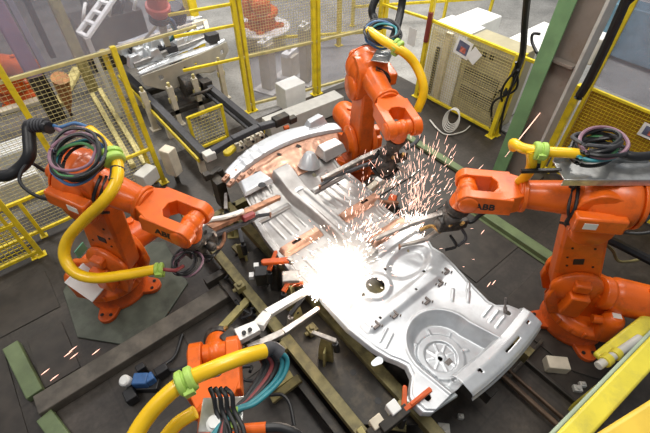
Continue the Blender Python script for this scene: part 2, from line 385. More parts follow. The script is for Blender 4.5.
def hose(parent, name, pts, r, m, closed=False, n=12):
    b = MB(); b.tube(pts, r, n, 8, closed); return b.build(name, m, parent)
def coil(parent, c, r, n, up, mats, rt=.012, spread=.05, seed=0, squash=1.):
    "loose loops of cables around c, lying square to up"
    rnd = random.Random(seed); x, y, d = frame_of(up)
    for k in range(n):
        rr = r * rnd.uniform(.8, 1.1); o = V(c) + x * rnd.uniform(-.04, .04) + y * rnd.uniform(-.03, .03) + d * rnd.uniform(-spread, spread)
        tx, ty = rnd.uniform(-.2, .2), rnd.uniform(-.2, .2)
        pts = []
        for i in range(12):
            a = 2 * PI * i / 12; w = 1 + rnd.uniform(-.05, .05)
            pts.append(o + x * (math.cos(a) * rr * w) + y * (math.sin(a) * rr * squash * w) + d * (tx * math.cos(a) + ty * math.sin(a)) * rr)
        b = MB(); b.tube(pts, rt, 7, 4, True); b.build('cable_loop', mats[k % len(mats)], parent)

def hclamp(parent, p, d, r=.075, L=.10):
    p, d = V(p), V(d).normalized(); b = MB(); b.lathe(p - d * L / 2, p + d * L / 2, [(0, r * .85), (.1, r), (.4, r), (.45, r * .8), (.55, r * .8), (.6, r), (.9, r), (1, r * .85)], 18)
    x, y, z = frame_of(d); b.box(p - y * r, (.06, .06, .08), (x, y, z)); b.box(p + x * r * .9, (.05, .05, .06), (x, y, z))
    return b.build('hose_clamp', LIME, parent, .004)

# right-hand robot
R, fR, WR, TR, PR = robot('large orange robot at the right with a silver cable tray above its level arm', (4.04, .05, 0), 2.26, .26, -.08, 1.13, 1.08, 1, at(440, 225, 1.2))
b = MB()
ta, tb = at(557, 172, 2.36), at(655, 172, 2.36)
tx = (tb - ta).normalized(); ty = ZZ.cross(tx).normalized()
tc = (ta + tb) / 2
b.box(tc, ((tb - ta).length, .26, .012), (tx, ty, ZZ)); b.box(tc - ty * .125 + ZZ * -.03, ((tb - ta).length, .012, .07), (tx, ty, ZZ)); b.box(tc + ty * .125 + ZZ * .02, ((tb - ta).length, .012, .05), (tx, ty, ZZ))
tray = b.build('cable_tray', SILVER, R, .004)
b = MB()
for f_ in (.25, .8):
    q = ta + (tb - ta) * f_; b.bar(q - ZZ * .02, q - ZZ * .22, .04, .05)
b.build('tray_bracket', BLACK, tray)
hose(R, 'yellow_hose', [at(601, 157, 2.52), at(570, 155, 2.52), at(540, 153, 2.5), at(522, 150, 2.48), at(513, 145, 2.44), at(513, 149, 2.35)], .045, HOSEYEL)
hose(R, 'yellow_hose', [at(530, 152, 2.5), at(531, 163, 2.4), at(528, 174, 2.25), at(518, 184, 2.05), at(508, 190, 1.8)], .045, HOSEYEL)
hclamp(R, at(539, 153, 2.5), at(560, 155, 2.5) - at(540, 153, 2.5), .08, .11)
b = MB(); b.bar(at(538, 160, 2.4), at(536, 174, 2.3), .03, .04); b.bar(at(520, 173, 2.33), at(560, 172, 2.36), .03, .03); b.build('hose_bracket', BLACK, R)
coil(R, at(596, 148, 2.52), .27, 11, V((.10, .25, 1)), [BLACK, CYAN, BLACK, DKGREY, BLACK, PINKH, BLACK, BLACK, GREENH, DKGREY, BLACK], .017, .05, 3, .62)
hose(R, 'black_hose', [at(612, 152, 2.46), at(630, 158, 2.46), at(645, 158, 2.46), at(662, 155, 2.46)], .04, BLACK)
hose(R, 'black_hose', [at(575, 160, 2.45), at(568, 152, 2.45), at(580, 143, 2.45), at(600, 141, 2.45)], .025, BLACK)

# left-hand robot
Lr, fL, WL, TL, PL = robot('orange robot at the left with a yellow hose arching in front of its lower arm', (-.18, 4.13, 0), -1.03, .17, -.2, 1.09, 1.13, -1, at(200, 245, 1.25), bal=1.36, rear=.6)
hose(Lr, 'yellow_hose', [at(91, 133, 2.5), at(100, 141, 2.5), at(112, 154, 2.48), at(119, 168, 2.42), at(117, 186, 2.36), at(104, 205, 2.25), at(86, 222, 2.05), at(70, 240, 1.85), at(66, 258, 1.7), at(76, 274, 1.6), at(96, 280, 1.55), at(125, 277, 1.5), at(158, 271, 1.45)], .05, HOSEYEL)
hclamp(Lr, at(114, 160, 2.46), at(118, 170, 2.42) - at(110, 152, 2.48), .095, .12)
hose(Lr, 'dark_sleeve', [at(119, 171, 2.41), at(117, 184, 2.365)], .058, DKGREY)
hclamp(Lr, at(160, 271, 1.45), at(170, 271, 1.44) - at(150, 272, 1.46), .065, .08)
coil(Lr, at(82, 160, 2.5), .205, 10, V((-.3, -.3, 1)), [BLACK, CYAN, PINKH, BLACK, BLUEH, BLACK, GREENH, BLACK, PINKH, BLACK], .014, .06, 5, 1.)
hose(Lr, 'cable_lead', [at(91, 133, 2.5), at(80, 131, 2.52), at(68, 136, 2.52), at(58, 131, 2.5)], .02, PINKH)
hose(Lr, 'cable_lead', [at(90, 130, 2.5), at(76, 126, 2.54), at(62, 130, 2.52), at(54, 128, 2.5)], .016, BLUEH)
hose(Lr, 'black_hose', [at(52, 131, 2.5), at(40, 127, 2.5), at(31, 129, 2.48), at(31, 142, 2.4), at(31, 158, 2.3), at(22, 170, 2.2), at(8, 178, 2.15), at(-14, 178, 2.1)], .055, BLACK)
b = MB()
for k in range(5):
    q0, q1 = at(34 + k * 3, 128, 2.5), at(36 + k * 3, 128.2, 2.5); b.cyl(q0, q1, .066, n=14)
b.build('hose_coupling', DKGREY, Lr)
coil(Lr, at(188, 264, 1.3), .13, 7, V((-.3, -.2, 1)), [BLACK, DKGREY, PINKH, BLACK], .011, .05, 9, 1.)
hose(Lr, 'cable_lead', [at(162, 271, 1.45), at(176, 272, 1.42), at(184, 268, 1.36)], .018, REDH)
b = MB(); pc = at(90, 283, .62); b.prism([(-.16, -.19), (.16, -.19), (.16, .19), (-.16, .19)], pc, V((.85, .5, 0)).normalized(), V((-.3, .5, .65)).normalized(), V((-.3, -.55, .7)).normalized(), 0, .02); b.build('white_guard_plate', WHITE, Lr, .01)
b = MB(); pc = at(82, 252, 1.0); b.box(pc, (.15, .01, .12), (V((.8, .6, 0)), V((.6, -.8, 0)), ZZ)); st = b.build('sticker', STICKGRN, Lr)

# robot at the back
Br, fB, WB, TB, PB = robot('orange robot at the back with its fork hanging over the cowl end', (3.83, 3.99, 0), -1.96, .07, -.12, 1.15, 1.07, 1, at(390, 158, 1.2), rear=.6)
hose(Br, 'yellow_hose', [at(367, 31, 2.5), at(380, 40, 2.5), at(393, 48, 2.48), at(405, 55, 2.42), at(415, 66, 2.3), at(422, 82, 2.15), at(423, 96, 2.0), at(417, 112, 1.8)], .055, HOSEYEL)
hclamp(Br, at(397, 48, 2.47), at(405, 55, 2.42) - at(390, 45, 2.48), .085, .11)
coil(Br, at(384, 34, 2.5), .2, 7, V((-.4, -.4, 1)), [BLACK, BLUEH, DKGREY, BLACK, CYAN], .015, .05, 11, .8)
hose(Br, 'black_hose', [at(380, 28, 2.5), at(374, 20, 2.5), at(372, 10, 2.6), at(380, -8, 2.8)], .05, BLACK)
hose(Br, 'black_hose', [at(391, 44, 2.42), at(397, 28, 2.5), at(401, 10, 2.65), at(404, -12, 2.9)], .05, BLACK)
b = MB(); b.box(at(382, 58, 2.3), (.3, .22, .015), (V((.8, .5, 0)).normalized(), V((-.5, .8, 0)).normalized(), ZZ)); b.build('cable_tray', SILVER, Br, .004)

# near robot, its base out of the frame
wF = at(215, 352, 1.30); yF = math.radians(62)
q2F, q4F, L4F, L2F = 1.28, .0, 1.16, 1.07
rF = .32 + L2F * math.sin(q2F) - .2 * math.sin(q4F) + L4F * math.cos(q4F)
Fr, fF, WF, TF, PF = robot('orange robot nearest the camera, mostly cut off by the bottom edge', (wF.x - rF * math.cos(yF), wF.y - rF * math.sin(yF), 0), yF, q2F, q4F, L4F, L2F, 1, at(232, 326, 1.0))
hose(Fr, 'yellow_hose', [at(128, 450, 2.2), at(142, 424, 2.25), at(160, 402, 2.3), at(184, 382, 2.34), at(212, 369, 2.34), at(240, 358, 2.30), at(264, 351, 2.22)], .048, HOSEYEL)
hose(Fr, 'yellow_hose', [at(160, 445, 2.0), at(176, 425, 2.05), at(195, 412, 2.08)], .042, HOSEYEL)
hclamp(Fr, at(186, 381, 2.34), at(195, 377, 2.34) - at(176, 387, 2.33), .075, .10)
hose(Fr, 'dark_sleeve', [at(262, 352, 2.22), at(272, 348, 2.18), at(281, 354, 2.14)], .045, DKGREY)
for k, (m_, du) in enumerate(((CYAN, 0), (CYAN, 5), (BLACK, -6), (REDH, -10), (BLACK, -14), (BLACK, -18))):
    hose(Fr, 'cable_lead', [at(266 + du * .3, 351 + k * .6, 2.2), at(279 + du, 354 + k, 2.12), at(282 + du, 366, 2.06), at(274 + du, 382, 2.04), at(252 + du * .8, 402 + k, 2.06), at(232 + du * .5, 412, 2.1), at(212 + k * 3, 436, 2.15)], .016 if k < 2 else .018, m_)
pt = at(222, 414, 2.06); b = MB(); b.box(pt, (.26, .2, .014), (V((.8, -.6, 0)), V((.6, .8, 0)), ZZ)); tr = b.build('mounting_tray', SILVER, Fr, .006)
b = MB(); q = at(216, 425, 2.08); b.lathe(q, q + ZZ * .06, [(0, .05), (.6, .05), (.61, .035), (1, .035)], 18); b.build('gauge', WHITE, tr)
b = MB(); b.box(at(234, 418, 2.1), (.04, .12, .04), (V((.8, -.6, 0)), V((.6, .8, 0)), ZZ)); b.build('valve_block', LIME, tr, .004)
b = MB(); b.cyl(at(242, 430, 2.05), at(266, 428, 2.05), .035, n=16); b.build('cable_gland', ORANGE, Fr)
hose(Fr, 'black_hose', [at(262, 428, 2.05), at(280, 428, 2.02), at(296, 434, 1.98), at(310, 446, 1.9)], .03, BLACK)
for k in range(4):
    hose(Fr, 'cable_lead', [at(210 + 5 * k, 388, 2.2), at(214 + 6 * k, 398 - k, 2.2), at(216 + 6 * k, 410, 2.14), at(222 + 7 * k, 428, 2.12), at(224 + 7 * k, 445, 2.1)], .014, BLACK)

# ------------------------------------------------------------------ welding guns
def gun(label, flange, body_c, arms, bars, extra=None):
    g = thing('spot_welding_gun', label, 'welding gun', V(body_c) - ZZ * .1, 0, 'spot welding guns on the robots')
    flange, body_c = V(flange), V(body_c)
    b = MB(); b.lathe(flange, flange + (body_c - flange) * .9, [(0, .10), (.3, .10), (.4, .07), (1, .07)], 18); b.build('mount', GUNBODY, g, .004)
    d = (V(arms[0][0][-1]) - V(arms[0][0][0])); d.z = 0; d.normalize(); s = ZZ.cross(d)
    b = MB(); b.box(body_c, (.26, .17, .16), (d, s, ZZ)); b.box(body_c + ZZ * .10 + s * .03, (.14, .1, .06), (d, s, ZZ)); b.lathe(body_c - s * .09, body_c - s * .19, [(0, .05), (.7, .05), (1, .03)], 14); b.box(body_c - d * .17 - ZZ * .02, (.1, .12, .12), (d, s, ZZ))
    b.build('gun_body', GUNBODY, g, .012)
    for k in range(4):
        b = MB(); q = body_c + d * (.1 - .07 * k) + s * (.10 if k % 2 else -.1) + ZZ * .05; b.cyl(q, q + ZZ * .05 + s * .02, .02, n=10); b.build('fitting', BRASS if k % 2 else STEEL, g)
    for pts, w, h, m, w1 in arms:
        b = MB(); n = len(pts) - 1
        for i in range(n):
            f0, f1 = i / n, (i + 1) / n
            b.bar(pts[i], pts[i + 1], w + (w1 - w) * f0, h + (h * .6 - h) * f0, None, w + (w1 - w) * f1, h + (h * .6 - h) * f1)
        arm = b.build('electrode_arm', m, g, .006)
        e = V(pts[-1]); b = MB(); b.cyl(e + ZZ * .015, e - ZZ * .06, .022, .012, n=12); b.build('electrode_tip', COPPER, arm)
    for pts, r, m in bars:
        b = MB(); b.tube(pts, r, 8); b.build('gun_cable', m, g)
    return g
ga, gb_ = at(206, 231, 1.38), at(281, 195, 1.05)
GL = gun('long copper-armed welding gun reaching from the left robot over the dash', TL, at(203, 240, 1.36), [([at(209, 229, 1.36), at(240, 215, 1.2), at(279, 197, 1.06)], .10, .07, COPPER, .075), ([at(214, 235, 1.3), at(248, 222, 1.1), at(258, 216, 1.0), at(270, 214, .97)], .05, .05, DKGREY, .035)],
         [([at(196, 240, 1.36), at(206, 222, 1.38), at(225, 217, 1.34), at(243, 211, 1.28)], .03, WHITEST), ([at(206, 243, 1.25), at(218, 248, 1.2), at(224, 240, 1.2), at(224, 232, 1.25)], .02, COPPER), ([at(190, 245, 1.3), at(196, 254, 1.2), at(212, 256, 1.15), at(222, 246, 1.1)], .02, BLACK)])
b = MB(); b.bar(at(243, 219, 1.22), at(254, 214, 1.18), .06, .06); b.build('arm_clamp', REDH, GL, .006)
GF = gun('pale grey welding gun bent towards the spark burst from the near robot', TF, at(233, 343, 1.2), [([at(237, 337, 1.32), at(258, 327, 1.30), at(267, 314, 1.22), at(316, 285, 1.0)], .135, .08, WHITEST, .07), ([at(248, 350, 1.22), at(283, 333, 1.15), at(318, 309, .99)], .08, .07, STEEL, .05)],
         [([at(246, 350, 1.3), at(262, 346, 1.2), at(270, 352, 1.1)], .02, BLACK)])
b = MB()
for k in range(2):
    q = at(250 - 6 * k, 330 + k * 3, 1.365); b.cyl(q, q + ZZ * .012, .02, n=12)
b.build('bolt', BLACK, GF)
GR = gun('steel-armed welding gun under the right robot wrist showered in sparks', TR, at(448, 222, 1.22), [([at(443, 214, 1.3), at(410, 224, 1.12), at(373, 240, .98)], .07, .07, STEEL, .05), ([at(443, 228, 1.15), at(425, 240, .95), at(400, 246, .92)], .06, .06, STEEL, .03)],
         [([at(455, 215, 1.25), at(470, 222, 1.2), at(480, 215, 1.3), at(492, 208, 1.5)], .025, BLACK), ([at(440, 232, 1.15), at(432, 226, 1.1), at(420, 230, 1.05)], .022, BRASS), ([at(450, 235, 1.1), at(456, 246, 1.0), at(445, 250, .95)], .018, BLACK), ([at(460, 226, 1.15), at(466, 238, 1.05), at(458, 246, 1.)], .018, DKGREY)])
GB = gun('brown-armed welding gun below the back robot reaching across the tunnel', TB, at(391, 156, 1.3), [([at(396, 144, 1.32), at(360, 160, 1.15), at(322, 179, 1.0)], .08, .08, STEEL, .06), ([at(380, 160, 1.2), at(335, 176, 1.0), at(320, 186, .97)], .05, .05, DKGREY, .04)],
         [([at(402, 150, 1.3), at(414, 144, 1.3), at(420, 136, 1.3)], .03, DKGREY), ([at(380, 150, 1.3), at(372, 166, 1.1), at(386, 178, 1.0), at(398, 168, 1.1)], .03, BLACK), ([at(396, 165, 1.2), at(406, 172, 1.1), at(410, 162, 1.2)], .02, STEEL)])
b = MB(); q = at(386, 165, 1.18); b.ball(q, .15, (1, .9, .9), 18); b.build('transformer', GUNBODY, GB)

# ------------------------------------------------------------------ the car underbody
UB = thing('car_underbody', 'bare silver car floor pan lying in the welding fixture under the sparks', 'car body', (2.27, 2.2, .7))
def lerp_tab(tab, y):
    if y <= tab[0][0]: return tab[0][1]
    for (a, x0), (c, x1) in zip(tab, tab[1:]):
        if y <= c: return x0 + (x1 - x0) * (y - a) / (c - a)
    return tab[-1][1]
def sst(a, c, x):
    t = min(1, max(0, (x - a) / (c - a))); return t * t * (3 - 2 * t)
def bead(x, y, p, q, w, h):
    px, py = q[0] - p[0], q[1] - p[1]; L = px * px + py * py
    t = min(1, max(0, ((x - p[0]) * px + (y - p[1]) * py) / L)); d = math.hypot(x - p[0] - t * px, y - p[1] - t * py)
    return h * (1 - sst(w * .4, w, d))
WC = V((2.11, .70)); WR_ = .375
HOLES = [(2.04, 1.62, .105), (2.03, .65, .026), (1.58, .46, .032), (2.30, 1.72, .018), (1.86, 1.62, .018), (2.62, 1.42, .018), (2.72, 1.75, .016), (2.35, 1.30, .016), (2.9, .50, .03), (1.80, 1.30, .016)]
def well_d(x, y):
    "distance inside the U of the spare wheel well (positive inside)"
    if y >= WC.y: return WR_ - math.hypot(x - WC.x, y - WC.y)
    w = WR_ + (WC.y - y) * .30 if x > WC.x else WR_ - (WC.y - y) * .12
    return w - abs(x - WC.x)
RL = [(.34, 1.50), (.40, 1.43), (.50, 1.42), (.57, 1.44), (.62, 1.50), (.68, 1.59), (.78, 1.63), (.86, 1.60), (.95, 1.55), (1.11, 1.50), (1.44, 1.45), (2.1, 1.47)]
RR = [(.34, 3.07), (.42, 3.08), (.56, 3.02), (.64, 2.92), (.72, 2.90), (1.03, 2.95), (1.25, 3.0), (1.45, 3.03), (1.60, 3.01), (1.69, 3.05), (2.1, 3.05)]
def rear_z(x, y):
    z = .85
    d = well_d(x, y); dep = sst(0, .10, d) * .16 * sst(.30, .46, y + .02)
    if d > .1:
        r = math.hypot(x - 2.05, y - .66)
        dep -= .022 * (sst(.15, .17, r) - sst(.235, .255, r))
        for k in range(8):
            a = k * PI / 4 + .35
            dep -= bead(x, y, (2.05 + .07 * math.cos(a), .66 + .07 * math.sin(a)), (2.05 + .14 * math.cos(a), .66 + .14 * math.sin(a)), .014, .006)
            dep -= bead(x, y, (2.05 + .25 * math.cos(a), .66 + .25 * math.sin(a)), (2.05 + .30 * math.cos(a), .66 + .30 * math.sin(a)), .02, .009)
        dep -= .008 * (1 - sst(.045, .06, r))
    z -= dep
    z += .014 * (sst(-.035, -.015, d) - sst(.0, .012, d))
    # kidney-shaped raised platform and the cross member behind it
    z += .03 * (1 - sst(.14, .20, math.hypot((x - 2.04) * .9, y - 1.62)))
    z += .035 * sst(1.20, 1.28, y) * (1 - sst(1.36, 1.42, y)) * (1 - sst(2.62, 2.8, x)) * sst(1.56, 1.66, x)
    z -= .045 * (sst(.0, .1, .26 - math.hypot((x - 2.58) * .75, (y - 1.62) * 1.3)))
    z += .03 * sst(1.86, 1.90, y)
    z -= .02 * sst(0, .08, .16 - math.hypot((x - 1.72), (y - 1.5)))
    # beads on the right flank
    for x0, y0 in ((2.62, 1.02), (2.74, .90), (2.84, .98)): z += bead(x, y, (x0 - .06, y0 - .05), (x0 + .06, y0 + .03), .02, .014)
    for y0 in (.48, .56, .64): z += bead(x, y, (2.66, y0), (2.84, y0 + .02), .014, .01)
    for y0 in (1.08, 1.16): z += bead(x, y, (1.62, y0 - .04), (1.78, y0 + .02), .015, .010)
    z += .03 * sst(.06, .0, abs(x - lerp_tab(RR, y)) ) * 0
    e = min(x - lerp_tab(RL, y), lerp_tab(RR, y) - x); z -= .05 * (1 - sst(0, .03, e)) + .012 * (1 - sst(.05, .07, e))
    return z
def rear_pt(s, t):
    y = .34 + t * 1.66; xl, xr = lerp_tab(RL, y), lerp_tab(RR, y); x = xl + (xr - xl) * s
    for hx, hy, hr in HOLES:
        dx, dy = x - hx, y - hy; d = math.hypot(dx, dy)
        if abs(d - hr) < .0062: k = hr / max(d, 1e-6); x, y = hx + dx * k, hy + dy * k
    return V((x, y, rear_z(x, y)))
b = MB(); b.grid(190, 190, rear_pt, lambda c: all(math.hypot(c.x - hx, c.y - hy) > hr - .002 for hx, hy, hr in HOLES))
b.build('rear_floor', SHEET, UB, solid=.004, angle=60)
# front floor
FL = [(1.92, 1.47), (2.34, 1.47), (3.0, 1.52), (3.45, 1.60), (4.0, 1.66)]
FRT = [(1.92, 3.04), (2.3, 2.96), (2.45, 2.96), (2.77, 3.05), (3.3, 3.06), (4.0, 3.1)]
HF = [(2.66, 3.50, .03), (1.80, 3.48, .045), (1.72, 3.30, .02), (2.85, 3.2, .022), (1.62, 2.35, .016)]
def front_z(x, y):
    z = .80; u = x - (2.27 + .02 * math.sin(y * 3))
    hw = .125 + .03 * sst(2.8, 3.6, y); hh = .12 + .045 * sst(2.6, 3.6, y)
    z += hh * (1 - sst(hw * .75, hw * 1.1, abs(u)))
    z -= .02 * (1 - sst(.03, .06, abs(u))) * (1 - sst(3.2, 3.4, y))
    z += .14 * sst(3.25, 3.7, y)
    for sgn in (-1, 1):
        for k in range(4):
            a = .25 + k * .11
            z += bead(x, y, (2.27 + sgn * a, 2.86), (2.27 + sgn * a, 3.22), .020, .009)
            z += bead(x, y, (2.27 + sgn * a, 2.12), (2.27 + sgn * a, 2.48), .018, .008)
        z += .015 * sst(0, .02, .10 - max(abs(u - sgn * .52), abs(y - 3.38)))
        z -= .012 * sst(0, .02, .06 - max(abs(u - sgn * .45), abs(y - 2.3) * .6))
    for k in range(4): z += bead(x, y, (1.70 + .09 * k, 3.55), (1.72 + .09 * k, 3.85), .022, .012)
    e = min(x - lerp_tab(FL, y), lerp_tab(FRT, y) - x); z += .035 * (1 - sst(.02, .05, e))
    z += .05 * (1 - sst(1.92, 2.06, y))
    return z
def front_pt(s, t):
    y = 1.92 + t * 1.80; xl, xr = lerp_tab(FL, y), lerp_tab(FRT, y); x = xl + (xr - xl) * s
    for hx, hy, hr in HF:
        dx, dy = x - hx, y - hy; d = math.hypot(dx, dy)
        if abs(d - hr) < .0065: k = hr / max(d, 1e-6); x, y = hx + dx * k, hy + dy * k
    return V((x, y, front_z(x, y)))
b = MB(); b.grid(180, 200, front_pt, lambda c: all(math.hypot(c.x - hx, c.y - hy) > hr - .002 for hx, hy, hr in HF))
b.build('front_floor', SHEETF, UB, solid=.004, angle=60)
# seat cross members
def xmember(x0, x1, y0, w, z0, h, m, slot):
    def fn(s, t):
        x = x0 + (x1 - x0) * s; v = (t - .5) * 2
        p = 1 - sst(.45, .85, abs(v)); e = 1 - sst(.44, .5, abs(s - .5))
        return V((x, y0 + v * w, z0 + h * p * (0.25 + .75 * e)))
    b = MB(); b.grid(40, 16, fn, lambda c: not (abs(c.x - slot) < .055 and abs(c.y - y0) < .018)); return b.build('seat_cross_member', m, UB, solid=.003, angle=60)
xmember(1.50, 2.10, 2.68, .085, .81, .075, COPPERY, 1.74)
xmember(2.44, 3.10, 2.66, .085, .81, .075, COPPERY, 2.84)
xmember(1.52, 2.08, 3.30, .05, .815, .03, SHEETF, 9)
xmember(2.46, 3.02, 3.30, .05, .815, .03, SHEETF, 9)
xmember(2.42, 3.06, 2.10, .10, .84, .05, COPPERY, 9)
# sills and the short arm by the left robot gun
for s_, tab in ((-1, FL), (1, FRT)):
    b = MB()
    ys = [2.0 + .2 * k for k in range(9)]
    for y0, y1 in zip(ys, ys[1:]):
        xa, xb = lerp_tab(tab, y0), lerp_tab(tab, y1); b.bar((xa + s_ * .02, y0, .80), (xb + s_ * .02, y1, .80), .05, .09)
    b.build('sill_rail', SHEETF, UB, .006)
# tunnel reinforcement
b = MB(); b.grid(14, 20, lambda s, t: V((2.12 + .30 * s, 3.30 + .32 * t, front_z(2.27, 3.3) + .014 + .07 * t - .10 * (2 * s - 1) ** 4)), lambda c: not (abs(c.x - 2.2) < .03 and abs(c.y - 3.46) < .05)); b.build('tunnel_bracket', SHEET, UB, solid=.005)
# rear end panel (top flange, sloping face, lip)
def rear_end(s, t):
    x = 1.92 + (3.08 - 1.92) * s; bow = .05 * (2 * s - 1) ** 2
    prof = [(.44, .80), (.41, .858), (.33, .875), (.21, .85), (.185, .83), (.18, .77), (.165, .75)]
    f = t * (len(prof) - 1); i = min(int(f), len(prof) - 2); f -= i
    y = prof[i][0] + (prof[i + 1][0] - prof[i][0]) * f; z = prof[i][1] + (prof[i + 1][1] - prof[i][1]) * f
    return V((x, y + bow * .8 - .02, z))
b = MB(); b.grid(90, 36, rear_end, lambda c: not (abs(c.x - 2.62) < .12 and abs(c.y - .265) < .012) and not (math.hypot(c.x - 2.15, c.y - .31) < .02) and not (abs(c.x - 2.95) < .03 and abs(c.y - .30) < .012)); b.build('rear_end_panel', SHEET, UB, solid=.004, angle=30)
b = MB(); b.prism([(1.84, .44), (2.9, .40), (2.9, .62), (1.95, .62)], (0, 0, .66), (1, 0, 0), (0, 1, 0), ZZ, 0, .012); b.build('tail_underplate', WELL, UB)
b = MB(); b.prism([(1.50, .36), (1.86, .30), (1.86, .44), (1.52, .44)], (0, 0, .70), (1, 0, 0), (0, 1, 0), ZZ, 0, .05); b.build('corner_bracket', WELL, UB, .01)
# small brackets, stud clusters and the code sticker in the well
for x0, y0 in ((2.33, 1.12), (2.62, 1.18), (2.80, 1.24), (1.94, 1.22), (1.70, 1.25)):
    b = MB(); z0 = rear_z(x0, y0)
    b.box((x0, y0, z0 + .012), (.07, .03, .022)); b.box((x0 + .03, y0 + .02, z0 + .016), (.02, .07, .03)); b.cyl((x0 - .04, y0 + .03, z0), (x0 - .04, y0 + .03, z0 + .035), .009, n=8); b.cyl((x0 + .05, y0 - .03, z0), (x0 + .05, y0 - .03, z0 + .03), .009, n=8)
    b.build('mounting_bracket', SPOT, UB, .003)
zc = rear_z(2.06, .585)
b = MB(); b.box((2.075, .575, zc + .004), (.075, .05, .004)); b.build('black_sticker', SPOT, UB)
for (px, py) in ((1.50, 1.0), (1.48, .55)):
    b = MB(); b.prism(capsule((px, py), .04, (px - .06, py + .01), .028, 8), (0, 0, .80), (1, 0, 0), (0, 1, 0), ZZ, 0, .006); b.build('tab', WELL, UB)
b = MB(); b.cyl((2.88, .52, .83), (2.93, .60, .99), .012, n=10); b.cyl((2.88, .52, .85), (2.90, .55, .9), .02, n=10); b.build('locating_pin', SPOT, UB)
# dash panel and cowl
def cowl_c(s):
    x = 1.60 + 1.88 * s; return V((x, 4.02 + .22 * math.sin(PI * min(1, max(0, s))) ** .8 - .05 * s, 1.10 + .06 * math.sin(PI * s)))
def cowl(s, t):
    prof = [(-.14, -.06), (-.13, 0), (-.02, .025), (.07, .02), (.11, -.02), (.125, -.14)]
    f = t * (len(prof) - 1); i = min(int(f), len(prof) - 2); f -= i; c = cowl_c(s)
    w = .72 + .45 * math.sin(PI * (.08 + .84 * s))
    y = (prof[i][0] + (prof[i + 1][0] - prof[i][0]) * f) * w; z = prof[i][1] + (prof[i + 1][1] - prof[i][1]) * f
    for q in (.16, .24, .32): z += .012 * math.exp(-((s - q) / .012) ** 2) * (1 if .1 < t < .8 else 0)
    return c + V((0, y, z))
b = MB(); b.grid(90, 26, cowl); b.build('cowl_panel', SHEET, UB, solid=.004, angle=40)
def dash(s, t):
    c = cowl_c(.03 + .94 * s); x = c.x + (2.36 - c.x) * .16 * t
    y = c.y - .10 - t * (c.y - .10 - 3.58); z = c.z - .05 - (c.z - .05 - .88) * (t ** .8)
    z += .05 * math.exp(-((s - .5) / .10) ** 2) * t
    for q, r_, h in ((.22, .05, .05), (.38, .06, .035), (.62, .05, .05), (.80, .05, .06)):
        z += h * math.exp(-((s - q) / r_) ** 2 - ((t - .45) / .22) ** 2)
    z += .012 * math.sin(t * 26) * math.exp(-((s - .33) / .12) ** 2)
    z += .014 * math.sin(s * 70) * math.exp(-((t - .8) / .15) ** 2)
    return V((x, y, z))
b = MB(); b.grid(110, 40, dash, lambda c: math.hypot(c.x - 1.96, c.y - 3.88) > .05 and math.hypot(c.x - 2.75, c.y - 3.98) > .04 and math.hypot(c.x - 2.42, c.y - 4.0) > .03); b.build('dash_panel', COPPERY, UB, solid=.004, angle=50)
b = MB(); q = at(309, 166, .95); b.lathe(q, q + V((.05, .03, .20)), [(0, .16), (.3, .14), (.8, .09), (1, .06)], 20); b.build('steering_mount', SHEET, UB)
b = MB(); q = at(330, 152, .98); b.hexa([q + V(p) for p in ((-.2, -.15, 0), (.2, -.15, 0), (.2, .12, 0), (-.2, .12, 0), (-.16, -.05, .12), (.18, -.08, .12), (.16, .08, .14), (-.14, .1, .14))]); b.build('side_box_section', SHEETF, UB, .01)
b = MB(); q = at(256, 182, 1.03); b.hexa([q + V(p) for p in ((-.26, -.13, -.03), (.2, -.13, -.03), (.16, .14, 0), (-.2, .14, 0), (-.22, -.10, .03), (.18, -.10, .04), (.14, .1, .06), (-.16, .1, .05))]); tow = b.build('toe_plate', SHEET, UB, .012)
b = MB(); q = at(262, 185, 1.085); b.cyl(q, q + ZZ * .004, .05, n=20); b.build('grommet', BLACK, tow)
b = MB(); q = at(315, 121, 1.2); b.hexa([q + V(p) for p in ((-.18, -.08, -.12), (.2, -.1, -.12), (.2, .08, -.12), (-.18, .1, -.12), (-.12, -.04, .04), (.12, -.05, .07), (.1, .05, .07), (-.1, .06, .04))]); b.build('wiper_mount', SHEET, UB, .01)
for k in range(7):
    b = MB(); q = at(226 + k * 5, 178 - k * 3 + (k % 2) * 8, 1.10 - .012 * k); b.box(q, (.12, .06, .05), (V((.9, .3, .2)).normalized(), V((-.3, .9, 0)).normalized(), V((-.1, -.1, 1)).normalized())); b.cyl(q, q + V((0, -.02, .06)), .018, n=8); b.build('dash_bracket', COPPERY, UB, .006)
# ------------------------------------------------------------------ welding fixture
X, Yv = V((1, 0, 0)), V((0, 1, 0))
FX = thing('welding_fixture', 'dark steel welding fixture frame carrying the car floor pan', 'fixture', (2.1, 2.2, 0))
b = MB(); b.prism([(1.06, .78), (1.52, .40), (1.52, 3.3), (1.06, 3.3)], (0, 0, .30), X, Yv, ZZ, 0, .04)
b.build('base_plate', DKSTEEL, FX, .004)
for (x, y) in ((1.37, 1.20), (1.37, .82), (1.30, 1.62), (1.28, 2.3)): b = MB(); b.cyl((x, y, .338), (x, y, .343), .035, n=18); b.build('locating_hole', BLACK, FX)
for x0, y0, y1, z, w, h, m in ((1.03, -.3, 4.6, .30, .09, .16, OLIVED), (1.57, -.2, 4.5, .36, .09, .16, OLIVED), (2.30, .1, 4.5, .34, .10, .2, DKSTEEL), (2.98, .1, 4.5, .34, .09, .18, OLIVED), (.90, .2, 3.3, .14, .07, .10, DKSTEEL)):
    b = MB(); b.bar((x0, y0, z), (x0, y1, z), w, h); b.box((x0, (y0 + y1) / 2, z + h / 2 + .006), (w + .03, y1 - y0, .012)); b.build('long_beam', m, FX, .004)
